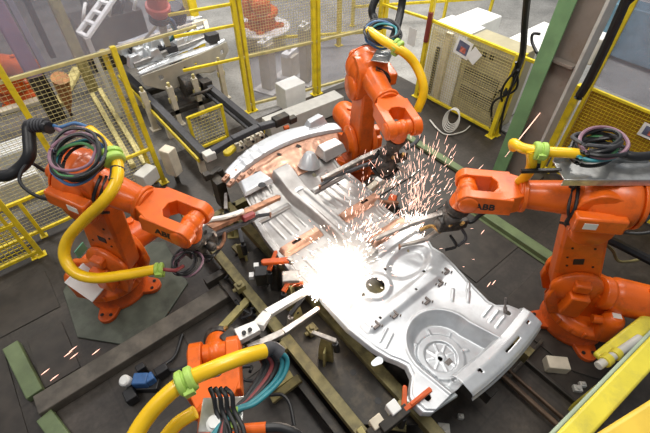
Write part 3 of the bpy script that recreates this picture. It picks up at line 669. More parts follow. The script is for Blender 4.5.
for y, x0, x1, z, m in ((.62, .95, 3.1, .2, DKSTEEL), (1.45, 1.5, 3.1, .22, DKSTEEL), (2.45, .95, 3.1, .22, OLIVED), (3.3, .7, 3.1, .22, DKSTEEL), (4.3, 1.0, 3.2, .2, OLIVED), (1.95, 1.5, 3.05, .2, DKSTEEL)):
    b = MB(); b.bar((x0, y, z), (x1, y, z), .10, .14); b.build('cross_beam', m, FX, .004)
for x, y in ((1.03, .65), (1.03, 2.45), (1.03, 4.3), (2.98, .65), (2.98, 2.45), (2.98, 4.3)):
    b = MB(); b.bx(x - .07, x + .07, y - .07, y + .07, 0, .26); b.bx(x - .13, x + .13, y - .13, y + .13, 0, .02); b.build('foot', OLIVED, FX, .004)
for p0, p1, m in ((at(220, 330, .25), at(250, 298, .32), OLIVE), (at(272, 400, .1), at(300, 378, .25), OLIVED), (at(234, 246, .3), at(250, 262, .3), OLIVED), (at(266, 392, .15), at(292, 374, .2), OLIVE)):
    b = MB(); b.bar(p0, p1, .09, .06); b.build('stub_arm', m, FX, .006)
for u, v in ((240, 287), (281, 349), (312, 330)):
    q = at(u, v, .42); b = MB(); b.box(q, (.11, .11, .1)); b.cyl(q + ZZ * .05, q + ZZ * .08, .03, n=12); b.cyl(q + V((-.05, 0, 0)), q + V((-.10, 0, 0)), .025, n=10); b.build('joint_block', OLIVED, FX, .006)
# clamps, each one lifts off the frame
def clamp(name, label, u, v, h, post_h, rot, mp, ma, style, grp='clamp units around the fixture'):
    q = at(u, v, h); t = thing(name, label, 'clamp', (q.x, q.y, h - post_h), rot, grp)
    b = MB()
    if style == 'plate':
        b.prism([(-.09, 0), (.09, 0), (.075, post_h * .6), (.05, post_h), (-.05, post_h), (-.075, post_h * .6)], (0, 0, 0), X, ZZ, Yv, -.018, .018); b.bx(-.11, .11, -.08, .08, 0, .025); b.bx(-.012, .012, .018, .09, 0, post_h * .7)
    else:
        b.bx(-.045, .045, -.05, .05, 0, post_h * .75); b.bx(-.09, .09, -.09, .09, 0, .025); b.hexa([V(p) for p in ((-.05, -.06, post_h * .7), (.05, -.06, post_h * .7), (.05, .06, post_h * .7), (-.05, .06, post_h * .7), (-.03, -.05, post_h), (.03, -.05, post_h), (.03, .05, post_h), (-.03, .05, post_h))])
    po = b.build('post', mp, t, .006, True)
    b = MB(); b.cyl((0, .022 if style == 'plate' else .052, post_h * .5), (0, .03 if style == 'plate' else .06, post_h * .5), .018, n=10); b.cyl((0, -.018 if style == 'plate' else -.05, post_h * .8), (0, -.03 if style == 'plate' else -.06, post_h * .8), .014, n=10); b.build('bolt', BLACK, po, local=True)
    b = MB(); b.bar((-.10, 0, post_h - .02), (.14, 0, post_h + .05), .05, .045, None, .04, .03); b.cyl((.13, 0, post_h + .05), (.15, 0, post_h - .01), .022, .012, 10); b.build('clamp_arm', ma, t, .005, True)
    b = MB(); b.lathe((-.12, 0, post_h - .22), (-.09, 0, post_h - .02), [(0, .035), (.8, .035), (.81, .015), (1, .015)], 14); b.build('air_cylinder', BLACK if ma is not BLACK else STEEL, t, .003, True)
    return t
clamp('clamp_unit', 'olive plate clamp standing by the copper gun tip at the dash end', 226, 203, .80, .62, 1.0, OLIVE, STEEL, 'plate')
clamp('clamp_unit', 'black clamp with a flat orange shoe beside the left sill', 272, 263, .86, .6, .6, DKSTEEL, DORANGE, 'post')
clamp('clamp_unit', 'silver-topped clamp with orange jaw just left of the spark burst', 288, 284, .86, .6, .4, OLIVED, DORANGE, 'post')
clamp('clamp_unit', 'tall olive bracket clamp in front of the burning weld', 326, 338, .84, .56, 2.2, OLIVE, STEEL, 'plate')
clamp('clamp_unit', 'white-blocked clamp at the left rear corner of the floor pan', 404, 404, .82, .5, .75, OLIVED, DORANGE, 'post')
clamp('clamp_unit', 'copper-topped clamp right of the floor pan in the spark shower', 391, 203, .82, .6, 2.6, DKSTEEL, COPPER, 'post')
clamp('clamp_unit', 'olive clamp under the left robot wrist beside the copper loop', 241, 236, .76, .5, 1.2, OLIVE, DKGREY, 'plate')
clamp('clamp_unit', 'low olive clamp under the bend of the pale gun arm', 296, 308, .70, .4, .2, OLIVE, BLACK, 'plate')
# loose cuboid details that read as separate fixture units
def unit(name, label, cat, parts, loc, group=None):
    t = thing(name, label, cat, loc, 0, group)
    for nm, fn, m, bv in parts:
        b = MB(); fn(b); b.build(nm, m, t, bv)
    return t
q = at(276, 264, .90)
d1 = (at(287, 262, .9) - at(262, 264, .9)).normalized(); s1 = ZZ.cross(d1)
unit('orange_shoe', 'long rounded orange rest pad beside the left sill edge', 'rest pad', [('pad', lambda b: b.prism(capsule((-.13, 0), .035, (.13, 0), .035), q + ZZ * .03, d1, s1, ZZ, 0, .045), DORANGE, .008), ('pin', lambda b: b.cyl(q + d1 * .17 + ZZ * .0, q + d1 * .17 + ZZ * .09, .035, n=14), STEEL, .004)], tuple(q))
q2 = at(291, 278, .88)
unit('shim_block', 'silver shim block with an orange face at the left of the weld', 'rest pad', [('block', lambda b: b.box(q2, (.2, .15, .1), (d1, s1, ZZ)), STEEL, .015), ('face', lambda b: b.box(q2 + V((.0, -.08, -.03)), (.18, .03, .06), (d1, s1, ZZ)), DORANGE, .006)], tuple(q2))
q3 = at(262, 276, .62)
unit('valve_unit', 'black valve block with white connectors left of the fixture pads', 'valve', [('body', lambda b: (b.box(q3, (.15, .14, .22), (d1, s1, ZZ)), b.box(q3 + V((.05, .1, -.1)), (.1, .1, .2))), BLACK, .008), ('connector', lambda b: b.box(q3 + s1 * .10 + d1 * -.06 + ZZ * .08, (.06, .06, .05), (d1, s1, ZZ)), WHITE, .004), ('connector', lambda b: b.box(q3 - d1 * .12 + ZZ * .02, (.06, .07, .06), (d1, s1, ZZ)), WHITE, .004)], tuple(q3 - ZZ * .2))
# white block clamp + orange slide at the rear left corner
p0, p1 = at(405, 410, .84), at(431, 389, .93)
dd = (p1 - p0).normalized(); ss = ZZ.cross(dd).normalized()
unit('slide_clamp', 'orange slide bar reaching over the rear left corner from white blocks', 'clamp', [
    ('slide_bar', lambda b: (b.bar(p0, p1, .045, .05), b.bar(p0 + (p1 - p0) * .2 + ZZ * .03, p1 + ZZ * .01, .025, .02)), DORANGE, .006),
    ('block', lambda b: b.box(p0 - dd * .08 + ss * .07, (.10, .11, .11), (dd, ss, ZZ)), WHITE, .008), ('block', lambda b: b.box(p0 - dd * .26 + ss * .07 - ZZ * .05, (.12, .10, .10), (dd, ss, ZZ)), CREAM, .008),
    ('body', lambda b: (b.box(p0 - dd * .12 - ZZ * .03, (.3, .09, .11), (dd, ss, ZZ)), b.box(p0 - dd * .32 - ZZ * .1, (.12, .16, .14), (dd, ss, ZZ))), DKSTEEL, .008), ('bracket', lambda b: b.box(p0 - dd * .42 + ss * .05 - ZZ * .1, (.06, .16, .14), (dd, ss, ZZ)), OLIVE, .006)], tuple(p0 - ZZ * .2))
# cream cylinder unit right of the front floor
c0, c1 = at(358, 199, .62), at(383, 178, .70)
unit('cream_cylinder', 'cream pneumatic cylinder lying between back robot and floor pan', 'cylinder', [('barrel', lambda b: b.bar(c0, c0 + (c1 - c0) * .75, .09, .09), CREAM, .015), ('head', lambda b: b.bar(c0 + (c1 - c0) * .75, c1, .11, .11), WHITE, .012), ('rod', lambda b: b.cyl(c0 + V((.10, -.1, -.02)), c1 + V((.22, -.12, .0)), .018, n=10), CREAM, 0)], tuple(c0 - ZZ * .1))
c2, c3 = at(383, 222, .55), at(394, 196, .72)
unit('orange_cylinder', 'rusty orange upright cylinder unit in the spark shower', 'cylinder', [('barrel', lambda b: b.bar(c2, c3, .10, .12), DORANGE, .012), ('cap', lambda b: b.bar(c3, c3 + (c3 - c2).normalized() * .06, .09, .1), SHEETF, .008)], tuple(c2 - ZZ * .1))
# dark clamp beam in front of the cowl
e0, e1 = at(212, 152, 1.02), at(278, 122, 1.08)
def _beam(b):
    pts = [e0, e0 + (e1 - e0) * .3 + ZZ * .05, e0 + (e1 - e0) * .7 + ZZ * .06, e1]
    for a_, c_ in zip(pts, pts[1:]): b.bar(a_, c_, .10, .09)
unit('clamp_beam', 'dark grey curved clamp beam along the front edge of the cowl', 'clamp', [('beam', _beam, DKGREY, .012), ('motor_block', lambda b: (b.box(e1 + V((.05, .0, .02)), (.26, .14, .14)), b.box(e1 + V((.25, -.02, -.05)), (.14, .1, .1))), DKSTEEL, .012), ('end_block', lambda b: b.box(e0 + V((-.06, -.02, -.02)), (.16, .14, .12)), BOXGREY, .01), ('fitting', lambda b: b.cyl(e1 + V((.02, -.12, -.06)), e1 + V((.10, -.14, -.06)), .035, n=12), DORANGE, .004)], tuple(e0 - ZZ * .2))
for k, (u, v) in enumerate(((239, 147), (250, 141), (259, 137))):
    q = at(u, v, .86); t = thing('rest_block', ('cream rest block nearest the yellow tray edge', 'middle cream rest block of the row behind the cowl', 'cream rest block nearest the dark motor block')[k], 'rest block', tuple(q), .3, 'cream rest blocks behind the cowl')
    b = MB(); b.box(q, (.16, .11, .1)); b.box(q + V((-.04, 0, .07)), (.06, .1, .06)); b.box(q + V((.05, .0, .06)), (.03, .1, .05)); b.build('block', CREAM, t, .008)
    b = MB(); b.cyl(q + V((.02, -.06, .02)), q + V((.02, -.075, .02)), .022, n=12); b.build('bolt', BLACK, t)
q = at(232, 151, .86); b = MB(); b.prism(capsule((-.1, 0), .06, (.1, 0), .05), q, V((.9, .3, 0)).normalized(), V((-.3, .9, 0)).normalized(), ZZ, 0, .06); tag(b.build('yellow_rest', YELLOW, None, .012), 'rounded yellow rest pad left of the cream rest blocks', 'rest pad')
q = at(207, 176, .9); b = MB(); b.box(q, (.1, .1, .1)); b.bar(q + V((.05, 0, -.02)), q + V((.24, .06, -.02)), .07, .06); b.cyl(q + V((.2, .05, -.2)), q + V((.2, .05, 0)), .07, n=20); b.box(q + V((.1, -.1, -.3)), (.14, .2, .5)); tag(b.build('corner_unit', DKSTEEL, None, .008), 'dark corner unit at the left end of the cowl', 'fixture')
# ------------------------------------------------------------------ floor level ironwork
b = MB(); b.bar((-1.43, 3.13, .07), (1.0, 3.13, .07), .24, .14); b.box((-.2, 3.26, .02), (2.4, .03, .04)); t = tag(b.build('floor_beam', FLOORBEAM, None, .01), 'long dirty grey box beam lying on the floor at left', 'beam')
b = MB(); b.bar((-1.5, 4.1, .05), (-1.42, 3.3, .05), .17, .10); tag(b.build('green_channel', GREENST, None, .01), 'green floor channel butting the end of the dirty box beam', 'channel')
b = MB(); b.bar((-1.40, 3.0, .05), (-1.25, 2.3, .05), .16, .10); tag(b.build('green_channel', GREENST, None, .01), 'green floor channel at the lower left edge below the box beam', 'channel')
b = MB(); b.bar((-2.2, 3.0, .05), (-1.5, 2.45, .05), .16, .10); tag(b.build('green_channel', GREENST, None, .01), 'green floor channel cut off by the bottom left corner', 'channel')
b = MB(); b.bar((4.72, .30, .05), (4.72, 2.3, .05), .17, .10); b.box((4.63, 1.3, .01), (.06, 2.0, .02)); tag(b.build('green_channel', GREENST, None, .02), 'long green floor channel running under the right robot arm', 'channel')
b = MB(); b.bar((5.3, 2.4, .04), (5.3, 4.2, .04), .14, .06); tag(b.build('green_channel', GREENST, None, .01), 'green floor channel near the back robot foot', 'channel')
b = MB(); b.prism([(-.80, 4.55), (-.86, 3.75), (-.48, 3.32), (.05, 3.30), (.55, 3.62), (.62, 4.5), (.15, 4.85), (-.5, 4.9)], (0, 0, 0), X, Yv, ZZ, 0, .03); tag(b.build('riser_plate', PLATE, None, .006), 'greenish octagonal steel plate under the left robot', 'plate')
WMo = [o for o in COL.objects if o.name.startswith('welding_robot.001')][0]; WMo.location.z = .03
b = MB(); b.prism([(3.45, -.3), (3.6, -.55), (4.6, -.55), (4.75, -.2), (4.75, .5), (4.5, .75), (3.7, .75), (3.45, .5)], (0, 0, 0), X, Yv, ZZ, 0, .02); tag(b.build('riser_plate', FPLATE, None, .006), 'dark octagonal steel plate under the right robot', 'plate')
b = MB(); b.prism([(3.2, 3.5), (3.4, 3.2), (4.6, 3.2), (4.75, 3.4), (4.75, 4.5), (4.5, 4.75), (3.5, 4.7), (3.2, 4.4)], (0, 0, 0), X, Yv, ZZ, 0, .02); tag(b.build('riser_plate', FPLATE, None, .006), 'dark steel plate under the back robot', 'plate')
bpy.data.objects['welding_robot'].location.z = .02; bpy.data.objects['welding_robot.002'].location.z = .02
for k, (x0, x1, y0, y1) in enumerate(((-1.35, -.95, 3.35, 4.1), (-3.2, -1.6, 2.6, 4.1), (-2.8, -.9, 4.35, 5.1), (.15, .75, 2.0, 2.95), (3.6, 4.6, 1.15, 2.3), (3.35, 4.5, 2.4, 3.05), (3.15, 3.55, .55, 1.1), (3.1, 3.4, -.1, .4), (3.1, 3.45, -.75, -.2))):
    b = MB(); b.bx(x0, x1, y0, y1, 0, .012)
    tag(b.build('floor_plate', FPLATE, None, .003), ('small floor plate between green channel and left robot plate', 'wide floor plate at the far left edge', 'floor plate in front of the left mesh fence', 'floor plate between the near robot and the fixture', 'bare floor plate left of the long green channel', 'floor plate behind the sparks towards the back robot', 'small floor plate off the right rear of the pan', 'floor plate beside the white block near the right robot', 'floor plate under the yellow guard beams')[k], 'floor plate', 'loose floor plates')
b = MB(); b.bar((2.72, -.8, .10), (2.72, .55, .10), .05, .06); b.bar((2.85, -.8, .06), (2.85, .5, .06), .03, .06); tag(b.build('guide_rail', mat('brown_rail', (.13, .085, .055), .45, .3, .2, 8), None, .012), 'brown guide rail on the floor behind the rear panel', 'rail')
b = MB(); b.bar((3.12, .62, .05), (3.12, -.8, .05), .04, .06); b.bar((2.75, .12, .05), (3.5, .12, .05), .04, .05); tag(b.build('guide_rail', DKSTEEL, None, .008), 'dark crossed floor rails between rear panel and right robot', 'rail')
q = at(557, 364, .1); b = MB(); b.box(q + V((0, 0, -.02)), (.24, .15, .14), (V((.7, -.7, 0)).normalized(), V((.7, .7, 0)).normalized(), ZZ)); t = tag(b.build('limit_box', CREAM, None, .01), 'cream box on the floor in front of the right robot foot', 'box')
for k, (u, v, s_) in enumerate(((578, 388, .09), (583, 384, .07), (461, 416, .06), (444, 428, .12))):
    q = at(u, v, .05); b = MB(); b.box(q - ZZ * .02, (s_, s_ * .8, .06), (V((.7, -.7, 0)).normalized(), V((.7, .7, 0)).normalized(), ZZ)); b.cyl(q, q + ZZ * .03, s_ * .25, n=10); tag(b.build('sensor_box', BOXGREY, None, .006), ('pale sensor box left of the lower yellow guard', 'smaller pale sensor box beside the guard foot', 'tiny pale sensor box under the rear panel', 'flat grey sensor box at the bottom under the rear panel')[k], 'box', 'small sensor boxes')
# blue valve manifold on the floor
q = at(146, 386, .0)
unit('valve_manifold', 'blue valve manifold with a round gauge on the floor by the near hose', 'valve', [
    ('block', lambda b: (b.box(q + ZZ * .16, (.16, .13, .13), (V((.8, -.6, 0)), V((.6, .8, 0)), ZZ)), b.box(q + V((.08, -.04, .13)), (.1, .1, .16))), BLUEV, .015),
    ('base', lambda b: (b.box(q + ZZ * .05, (.34, .16, .1), (V((.8, -.6, 0)), V((.6, .8, 0)), ZZ)), b.box(q + V((-.16, -.06, .10)), (.12, .14, .14)), b.box(q + V((.22, -.02, .1)), (.14, .1, .16)), b.box(q + V((.05, .14, .1)), (.1, .08, .2))), BLACK, .012),
    ('gauge', lambda b: b.lathe(q + V((-.12, .08, .16)), q + V((-.14, .07, .26)), [(0, .055), (.8, .06), (1, .045)], 20), WHITE, .004),
    ('hose_tail', lambda b: (b.tube([q + V((.2, 0, .1)), q + V((.4, -.1, .06)), q + V((.6, -.1, .04)), q + V((.75, -.25, .04))], .025, 8), b.tube([q + V((.2, .05, .1)), q + V((.4, .1, .04)), q + V((.6, .3, .04))], .02, 8)), BLACK, 0)], tuple(q))
# ------------------------------------------------------------------ fences
def wire_panel(p0, p1, z0, z1, pitch=.05, r=.0028, m=None, parent=None, name='mesh_panel'):
    p0, p1 = V(p0), V(p1); d = p1 - p0; L = d.length; d.normalize(); b = MB()
    n = int(L / pitch)
    for k in range(1, n):
        a = p0 + d * (L * k / n); b.bar(V((a.x, a.y, z0)), V((a.x, a.y, z1)), r * 2, r * 2)
    n = int((z1 - z0) / pitch)
    for k in range(1, n):
        z = z0 + (z1 - z0) * k / n; b.bar(V((p0.x, p0.y, z)), V((p1.x, p1.y, z)), r * 2, r * 2)
    return b.build(name, m or YELLOW, parent)
def sheet_panel(p0, p1, z0, z1, m, parent, name='clear_panel', th=.006):
    p0, p1 = V(p0), V(p1); b = MB(); b.bar(V((p0.x, p0.y, (z0 + z1) / 2)), V((p1.x, p1.y, (z0 + z1) / 2)), th, z1 - z0); return b.build(name, m, parent)
def rail(parent, p0, p1, w=.04, m=YELLOW, name='rail'):
    b = MB(); b.bar(p0, p1, w, w); return b.build(name, m, parent, .004)
def post(parent, x, y, z1, w=.07, m=YELLOW, z0=0):
    b = MB(); b.bx(x - w / 2, x + w / 2, y - w / 2, y + w / 2, z0, z1); b.bx(x - w, x + w, y - w, y + w, 0, .015); return b.build('post', m, parent, .004)
yF_ = 5.78
LF = thing('safety_fence', 'yellow mesh fence at the left with clear panels above its rail', 'fence', (-1, yF_, 0))
for x in (-2.4, -.08, 1.17): post(LF, x, yF_, 2.35 if x > 1 else 3.1)
for z in (.12, .72, 2.3): rail(LF, (-4.0, yF_, z), (1.17, yF_, z), .045, PALEYEL if z > 2 else YELLOW)
for x0, x1 in ((-4.0, -2.42), (-2.38, -.12), (-.05, 1.14)): wire_panel((x0, yF_, 0), (x1, yF_, 0), .12, 2.3, .055, .002, PALEYEL, LF)
for x0, x1 in ((-4.0, -.12), (-.05, 2.3)): sheet_panel((x0, yF_, 0), (x1, yF_, 0), 2.32, 3.9, CLEAR, LF)
rail(LF, (1.17, yF_, 2.3), (2.35, yF_, 2.3), .04, PALEYEL)
b = MB(); b.bar((1.06, yF_ + .10, 0), (1.06, yF_ + .10, 2.3), .06, .06); b.build('post', YELLOW, LF, .004)
for x in (-.74, .45): post(LF, x, yF_, .72, .05)
LG = thing('mesh_gate', 'low yellow mesh gate at the left edge in front of the fence', 'gate', (-1.4, 5.35, 0))
for x in (-2.3, -.86): post(LG, x, 5.42, 1.25, .06)
for z in (.10, .68, 1.22): rail(LG, (-2.3, 5.42, z), (-.86, 5.42, z), .05)
post(LG, -.96, 5.42, 1.2, .04)
wire_panel((-2.28, 5.42, 0), (-.9, 5.42, 0), .1, 1.2, .06, .004, YELLOW, LG)
SG = thing('mesh_gate', 'small square yellow mesh guard between the two conveyor rails', 'gate', (2.3, 6.15, 0))
for x in (1.98, 2.62): post(SG, x, 6.12, .78, .05)
for z in (.10, .76): rail(SG, (1.98, 6.12, z), (2.62, 6.12, z), .05)
wire_panel((2.0, 6.12, 0), (2.6, 6.12, 0), .1, .74, .06, .004, PALEYEL, SG)
CF = thing('safety_fence', 'tall yellow fence at top centre with clear panels over grey floor', 'fence', (4.5, 6.5, 0))
cp = [(3.46, 6.72), (4.93, 6.40), (6.45, 6.1)]
for k, (x, y) in enumerate(cp):
    post(CF, x, y, 3.0, .075); post(CF, x + .10, y - .02, 3.0, .07)
for (x0, y0), (x1, y1) in zip(cp, cp[1:]):
    for z in (.15, 1.15): rail(CF, (x0, y0, z), (x1, y1, z), .05, PALEYEL)
    wire_panel((x0, y0, 0), (x1, y1, 0), 1.15, 2.9, .05, .002, PALEYEL, CF); sheet_panel((x0, y0 + .03, 0), (x1, y1 + .03, 0), .15, 2.9, CLEAR, CF)
for z in (1.15, 1.75, 2.1): rail(CF, (2.4, 6.95, z), (3.46, 6.72, z), .045)
UF = thing('safety_fence', 'yellow mesh fence with a cabinet behind it at upper right', 'fence', (6.6, 4, 0))
fx = 6.6
for y in (3.05, 4.95): post(UF, fx, y, 1.62 if y < 4 else 2.9, .08)
post(UF, fx + .12, 3.0, 1.62, .06)
rail(UF, (fx, 5.0, 1.6), (fx, 2.6, 1.6), .05); rail(UF, (fx, 5.0, .12), (fx, 3.0, .12), .05)
wire_panel((fx, 4.93, 0), (fx, 3.1, 0), .12, 1.6, .05, .0022, PALEYEL, UF)
b = MB(); b.cyl((6.56, 4.93, 1.2), (6.56, 4.93, 1.75), .05, n=12); b.build('beacon', MAROON, UF, .006)
rail(UF, (6.6, 5.0, 1.6), (6.45, 6.1, 1.6), .045)
RF = thing('safety_fence', 'yellow mesh fence with an amber welding curtain behind the right robot', 'fence', (6.5, 1, 0))
rx = 6.5
for y in (1.80, -.6): post(RF, rx, y, 1.62 if y < 0 else 2.9, .055)
rail(RF, (rx, 1.8, 1.6), (rx, -1.2, 1.6), .04); rail(RF, (rx, 1.8, .1), (rx, -1.2, .1), .05)
post(RF, rx - .02, 1.92, 1.6, .1)
wire_panel((rx, 1.76, 0), (rx, -1.2, 0), .1, 1.58, .05, .0016, YELLOW, RF)
sheet_panel((rx + .06, 1.78, 0), (rx + .06, -1.2, 0), .05, 1.55, AMBER, RF, 'amber_curtain', .008)
sheet_panel((rx, 1.8, 0), (rx, -1.2, 0), 1.66, 2.9, CLEAR, RF)
# papers on the fences
def poster(label, u, v, x, w, h, pic, tilt=.15):
    # hung on the x plane of the upper right fence
    d = at(u, v, 0) - V((0, 0, CAM_H)); k = (x - .03) / d.x; q = V((0, 0, CAM_H)) + d * k
    t = thing('notice_sheet', label, 'notice', tuple(q)); ax = V((0, -math.cos(tilt), -math.sin(tilt))); ay = V((0, -math.sin(tilt), math.cos(tilt)))
    b = MB(); b.box(q, (w, h, .004), (ax, ay, V((1, 0, 0)))); b.build('paper', WHITE, t)
    if pic:
        b = MB(); b.box(q - V((.004, 0, 0)), (w * .7, h * .66, .003), (ax, ay, V((1, 0, 0)))); b.build('picture', mat('print_grey_blue', (.12, .13, .2), .4, 0, .3, 14), t)
        b = MB(); b.box(q - V((.006, 0, 0)) - ay * h * .1 + ax * w * .05, (w * .35, h * .3, .003), (ax, ay, V((1, 0, 0)))); b.build('picture', mat('print_red', (.5, .14, .1), .4, 0, .4, 20), t)
poster('white notice with a printed picture on the upper right fence', 463, 48, fx, .34, .32, True)
poster('small blank white sheet hanging beside the printed notice', 474, 56, fx - .02, .2, .26, False, .5)
poster('pale paper sheet in front of the far fence above the back robot hose', 412, 37, fx, .2, .34, False, 0)
poster('white paper at the right edge of the amber curtain', 652, 133, rx, .3, .2, True, 0)
# ------------------------------------------------------------------ cabinets and boxes behind
CB = thing('electrical_cabinet', 'beige electrical cabinet with dark grilles behind the upper right fence', 'cabinet', (7.0, 3.7, 0))
b = MB(); b.bx(6.75, 7.3, 3.1, 4.15, 0, 1.5); b.build('body', CABINET, CB, .01)
for z0, z1 in ((.35, .62), (.72, .98)):
    b = MB(); b.bx(6.738, 6.75, 3.3, 4.05, z0, z1); g_ = b.build('grille', CABGRILL, CB)
    b = MB()
    for k in range(6): zz = z0 + (z1 - z0) * (k + .5) / 6; b.bx(6.728, 6.738, 3.32, 4.03, zz - .008, zz + .008)
    b.build('louvre', CABINET, g_)
b = MB(); b.bx(6.735, 6.75, 3.55, 3.62, 1.28, 1.36); b.build('switch', BLACK, CB); b = MB(); b.bx(6.735, 6.75, 3.7, 3.77, 1.28, 1.36); b.build('switch', BLACK, CB)
b = MB(); b.bx(6.735, 6.75, 3.62, 3.72, .5, .6); b.build('switch', BLACK, CB)
CW = thing('electrical_cabinet', 'white sided cabinet with a cream strip left of the beige one', 'cabinet', (7.0, 4.6, 0))
b = MB(); b.bx(6.78, 7.35, 4.2, 5.0, 0, 1.5); b.build('body', WHITE, CW, .01)
b = MB(); b.bx(6.70, 6.78, 4.48, 4.62, 0, 1.45); b.build('strip', CREAM, CW, .006)
b = MB(); b.bx(6.72, 6.78, 4.72, 4.78, .1, 1.1); b.build('conduit', DKGREY, CW, .006)
b = MB(); b.bx(7.4, 8.2, 4.4, 5.0, 0, 1.45); tag(b.build('white_cabinet', WHITE, None, .02), 'white box cabinet top seen over the upper right fence', 'cabinet')
b = MB(); b.bx(7.5, 9.0, 3.2, 3.9, 0, 1.3); tag(b.build('white_cabinet', WHITE, None, .02), 'long white cabinet top behind the beige cabinet', 'cabinet')
b = MB(); b.bx(6.95, 8.2, .1, .95, 0, 1.55); tag(b.build('white_cabinet', WHITE, None, .02), 'white cabinet behind the amber curtain top', 'cabinet')
q = at(592, 47, 1.9); b = MB(); b.box(q, (.3, .3, .4)); tag(b.build('white_box', WHITE, None, .02), 'white box hung behind the column beside the black hose', 'box'); 
b = MB(); b.bx(q.x - .04, q.x + .04, q.y - .04, q.y + .04, 0, q.z - .2); tag(b.build('box_post', CREAM, None, .006), 'cream post carrying the white box behind the column', 'post')
# column
CO = thing('steel_column', 'big green and brown steel column at upper right', 'column', (5.95, 2.0, 0))
ch_ = 4.6
b = MB(); b.bx(5.5, 5.53, 2.10, 2.31, 0, ch_); b.bx(5.53, 5.75, 2.28, 2.31, 0, ch_); b.build('flange', COLGREEN, CO, .004)
b = MB(); b.bx(5.72, 5.76, 1.86, 2.28, 0, ch_); b.build('web', COLBROWN, CO, .002)
b = MB(); b.bx(5.68, 5.95, 1.82, 1.86, 0, ch_); b.build('flange', BOXGREY, CO, .004)
for z in (.03, 2.15, 3.6):
    b = MB(); b.bx(5.60, 5.72, 1.86, 2.28, z, z + .035); b.build('stiffener', COLBROWN if z > 1 else DKSTEEL, CO, .003)
b = MB(); b.bx(5.4, 6.3, 1.75, 2.4, 0, .03); b.build('base_plate', DKSTEEL, CO, .004)
# hanging hoses
def cable(label, pts, r, m=BLACK, name='black_cable', group='black cables near the column'):
    b = MB(); b.tube(pts, r, 8); return tag(b.build(name, m), label, 'cable', group)
cable('thick black hose hanging left of the green column', [at(528, -10, 2.9), at(525, 20, 2.4), at(523, 50, 1.9), at(520, 62, 1.6), at(512, 78, 1.2), at(505, 95, .9)], .05)
cable('thin black cable looping below the thick hose left of the column', [at(522, 60, 1.6), at(516, 80, 1.2), at(508, 92, .9), at(503, 108, .6), at(498, 122, .3), at(488, 130, .1)], .022)
cable('second thin black cable beside the loop left of the column', [at(520, 66, 1.5), at(506, 82, 1.2), at(501, 96, .9), at(506, 112, .5), at(500, 128, .2), at(505, 134, .1)], .02)
cable('grey-black cable arc peeping past the green column edge', [at(538, 55, 1.9), at(532, 42, 2.0), at(533, 34, 2.1), at(540, 34, 2.1)], .022)
cable('thick black hose running up right of the column to the top edge', [V((6.1, q_.y * 6.1 / q_.x, CAM_H + (q_.z - CAM_H) * 6.1 / q_.x)) for q_ in (at(578, 98, 1), at(588, 82, 1), at(601, 56, 1), at(613, 30, 1), at(628, -4, 1))], .06)
cable('thin black cable forking off the hose at the top edge', [V((6.1, q_.y * 6.1 / q_.x, CAM_H + (q_.z - CAM_H) * 6.1 / q_.x)) for q_ in (at(607, 42, 1), at(620, 14, 1), at(629, 4, 1), at(640, -6, 1))], .015)
cable('black cable with grey joints between the column and the yellow post', [at(572, 92, 1.4), at(566, 108, 1.0), at(560, 124, .7), at(552, 142, .35), at(546, 158, .1)], .03)
cable('black cable bundle behind the right robot cylinder', [at(590, 232, 1.0), at(610, 240, .8), at(630, 250, .6), at(665, 268, .5)], .06)
cable('thin olive cable trailing behind the right robot cylinder', [at(596, 236, .8), at(612, 250, .5), at(622, 262, .3), at(660, 255, .3)], .02, OLIVED)
cable('black cable curling at the right frame edge', [at(642, 188, 1.9), at(650, 196, 1.8), at(652, 212, 1.7), at(644, 222, 1.7)], .02)
t = thing('cable_coil', 'coil of pale grey cable on the floor before the upper right fence', 'cable', tuple(at(450, 124, .05)))
for k in range(5):
    o_ = at(451 + k * .6, 121 - k * 1.2, .25 + .02 * k); b = MB(); rr = .21 - .015 * k
    b.tube([o_ + V((.3 * rr * math.cos(a) + .0, -rr * math.sin(a) * .8, rr * math.cos(a))) for a in [i * PI / 6 for i in range(12)]], .011, 6, 4, True); b.build('loop', BOXGREY, t)
cable('pale grey cable tail running from the coil along the floor', [at(436, 128, .03), at(430, 120, .03), at(444, 134, .03), at(462, 132, .03), at(470, 126, .03)], .012, BOXGREY, 'grey_cable')
# boxes behind the back robot
LB = thing('light_box_beam', 'long pale box beam on the floor behind the cowl', 'beam', (4.0, 5.7, 0))
b = MB(); b.bar((3.25, 5.72, .20), (4.95, 5.62, .20), .32, .34); b.build('beam', BOXGREY, LB, .012)
b = MB(); b.bx(3.4, 3.6, 5.6, 5.8, 0, .04); b.bx(4.6, 4.8, 5.55, 5.75, 0, .04); b.build('foot', DKSTEEL, LB)
q = at(291, 97, .3); t = thing('junction_box', 'white cuboid box standing behind the pale box beam', 'box', (q.x, q.y, 0))
b = MB(); b.bx(q.x - .24, q.x + .24, q.y - .18, q.y + .18, .12, .62); b.build('body', WHITE, t, .012)
b = MB(); b.bx(q.x - .15, q.x + .15, q.y - .12, q.y + .12, 0, .12); b.build('base', DKSTEEL, t)
for k, (u, v) in enumerate(((147, 176), (171, 161))):
    q = at(u, v, .45); t = thing('junction_box', ('pale box on the yellow post beside the left robot', 'tall cream box by the foot of the conveyor leg')[k], 'box', (q.x, q.y, .3))
    s_ = (.30, .2, .24) if k == 0 else (.18, .2, .5)
    b = MB(); b.box(q, s_, (V((.9, .45, 0)).normalized(), V((-.45, .9, 0)).normalized(), ZZ)); b.build('body', CREAM if k else BOXGREY, t, .012)
    b = MB(); b.bx(q.x - .03, q.x + .03, q.y - .03, q.y + .03, 0, q.z - s_[2] / 2 + .01); b.build('stem', DKSTEEL, t)
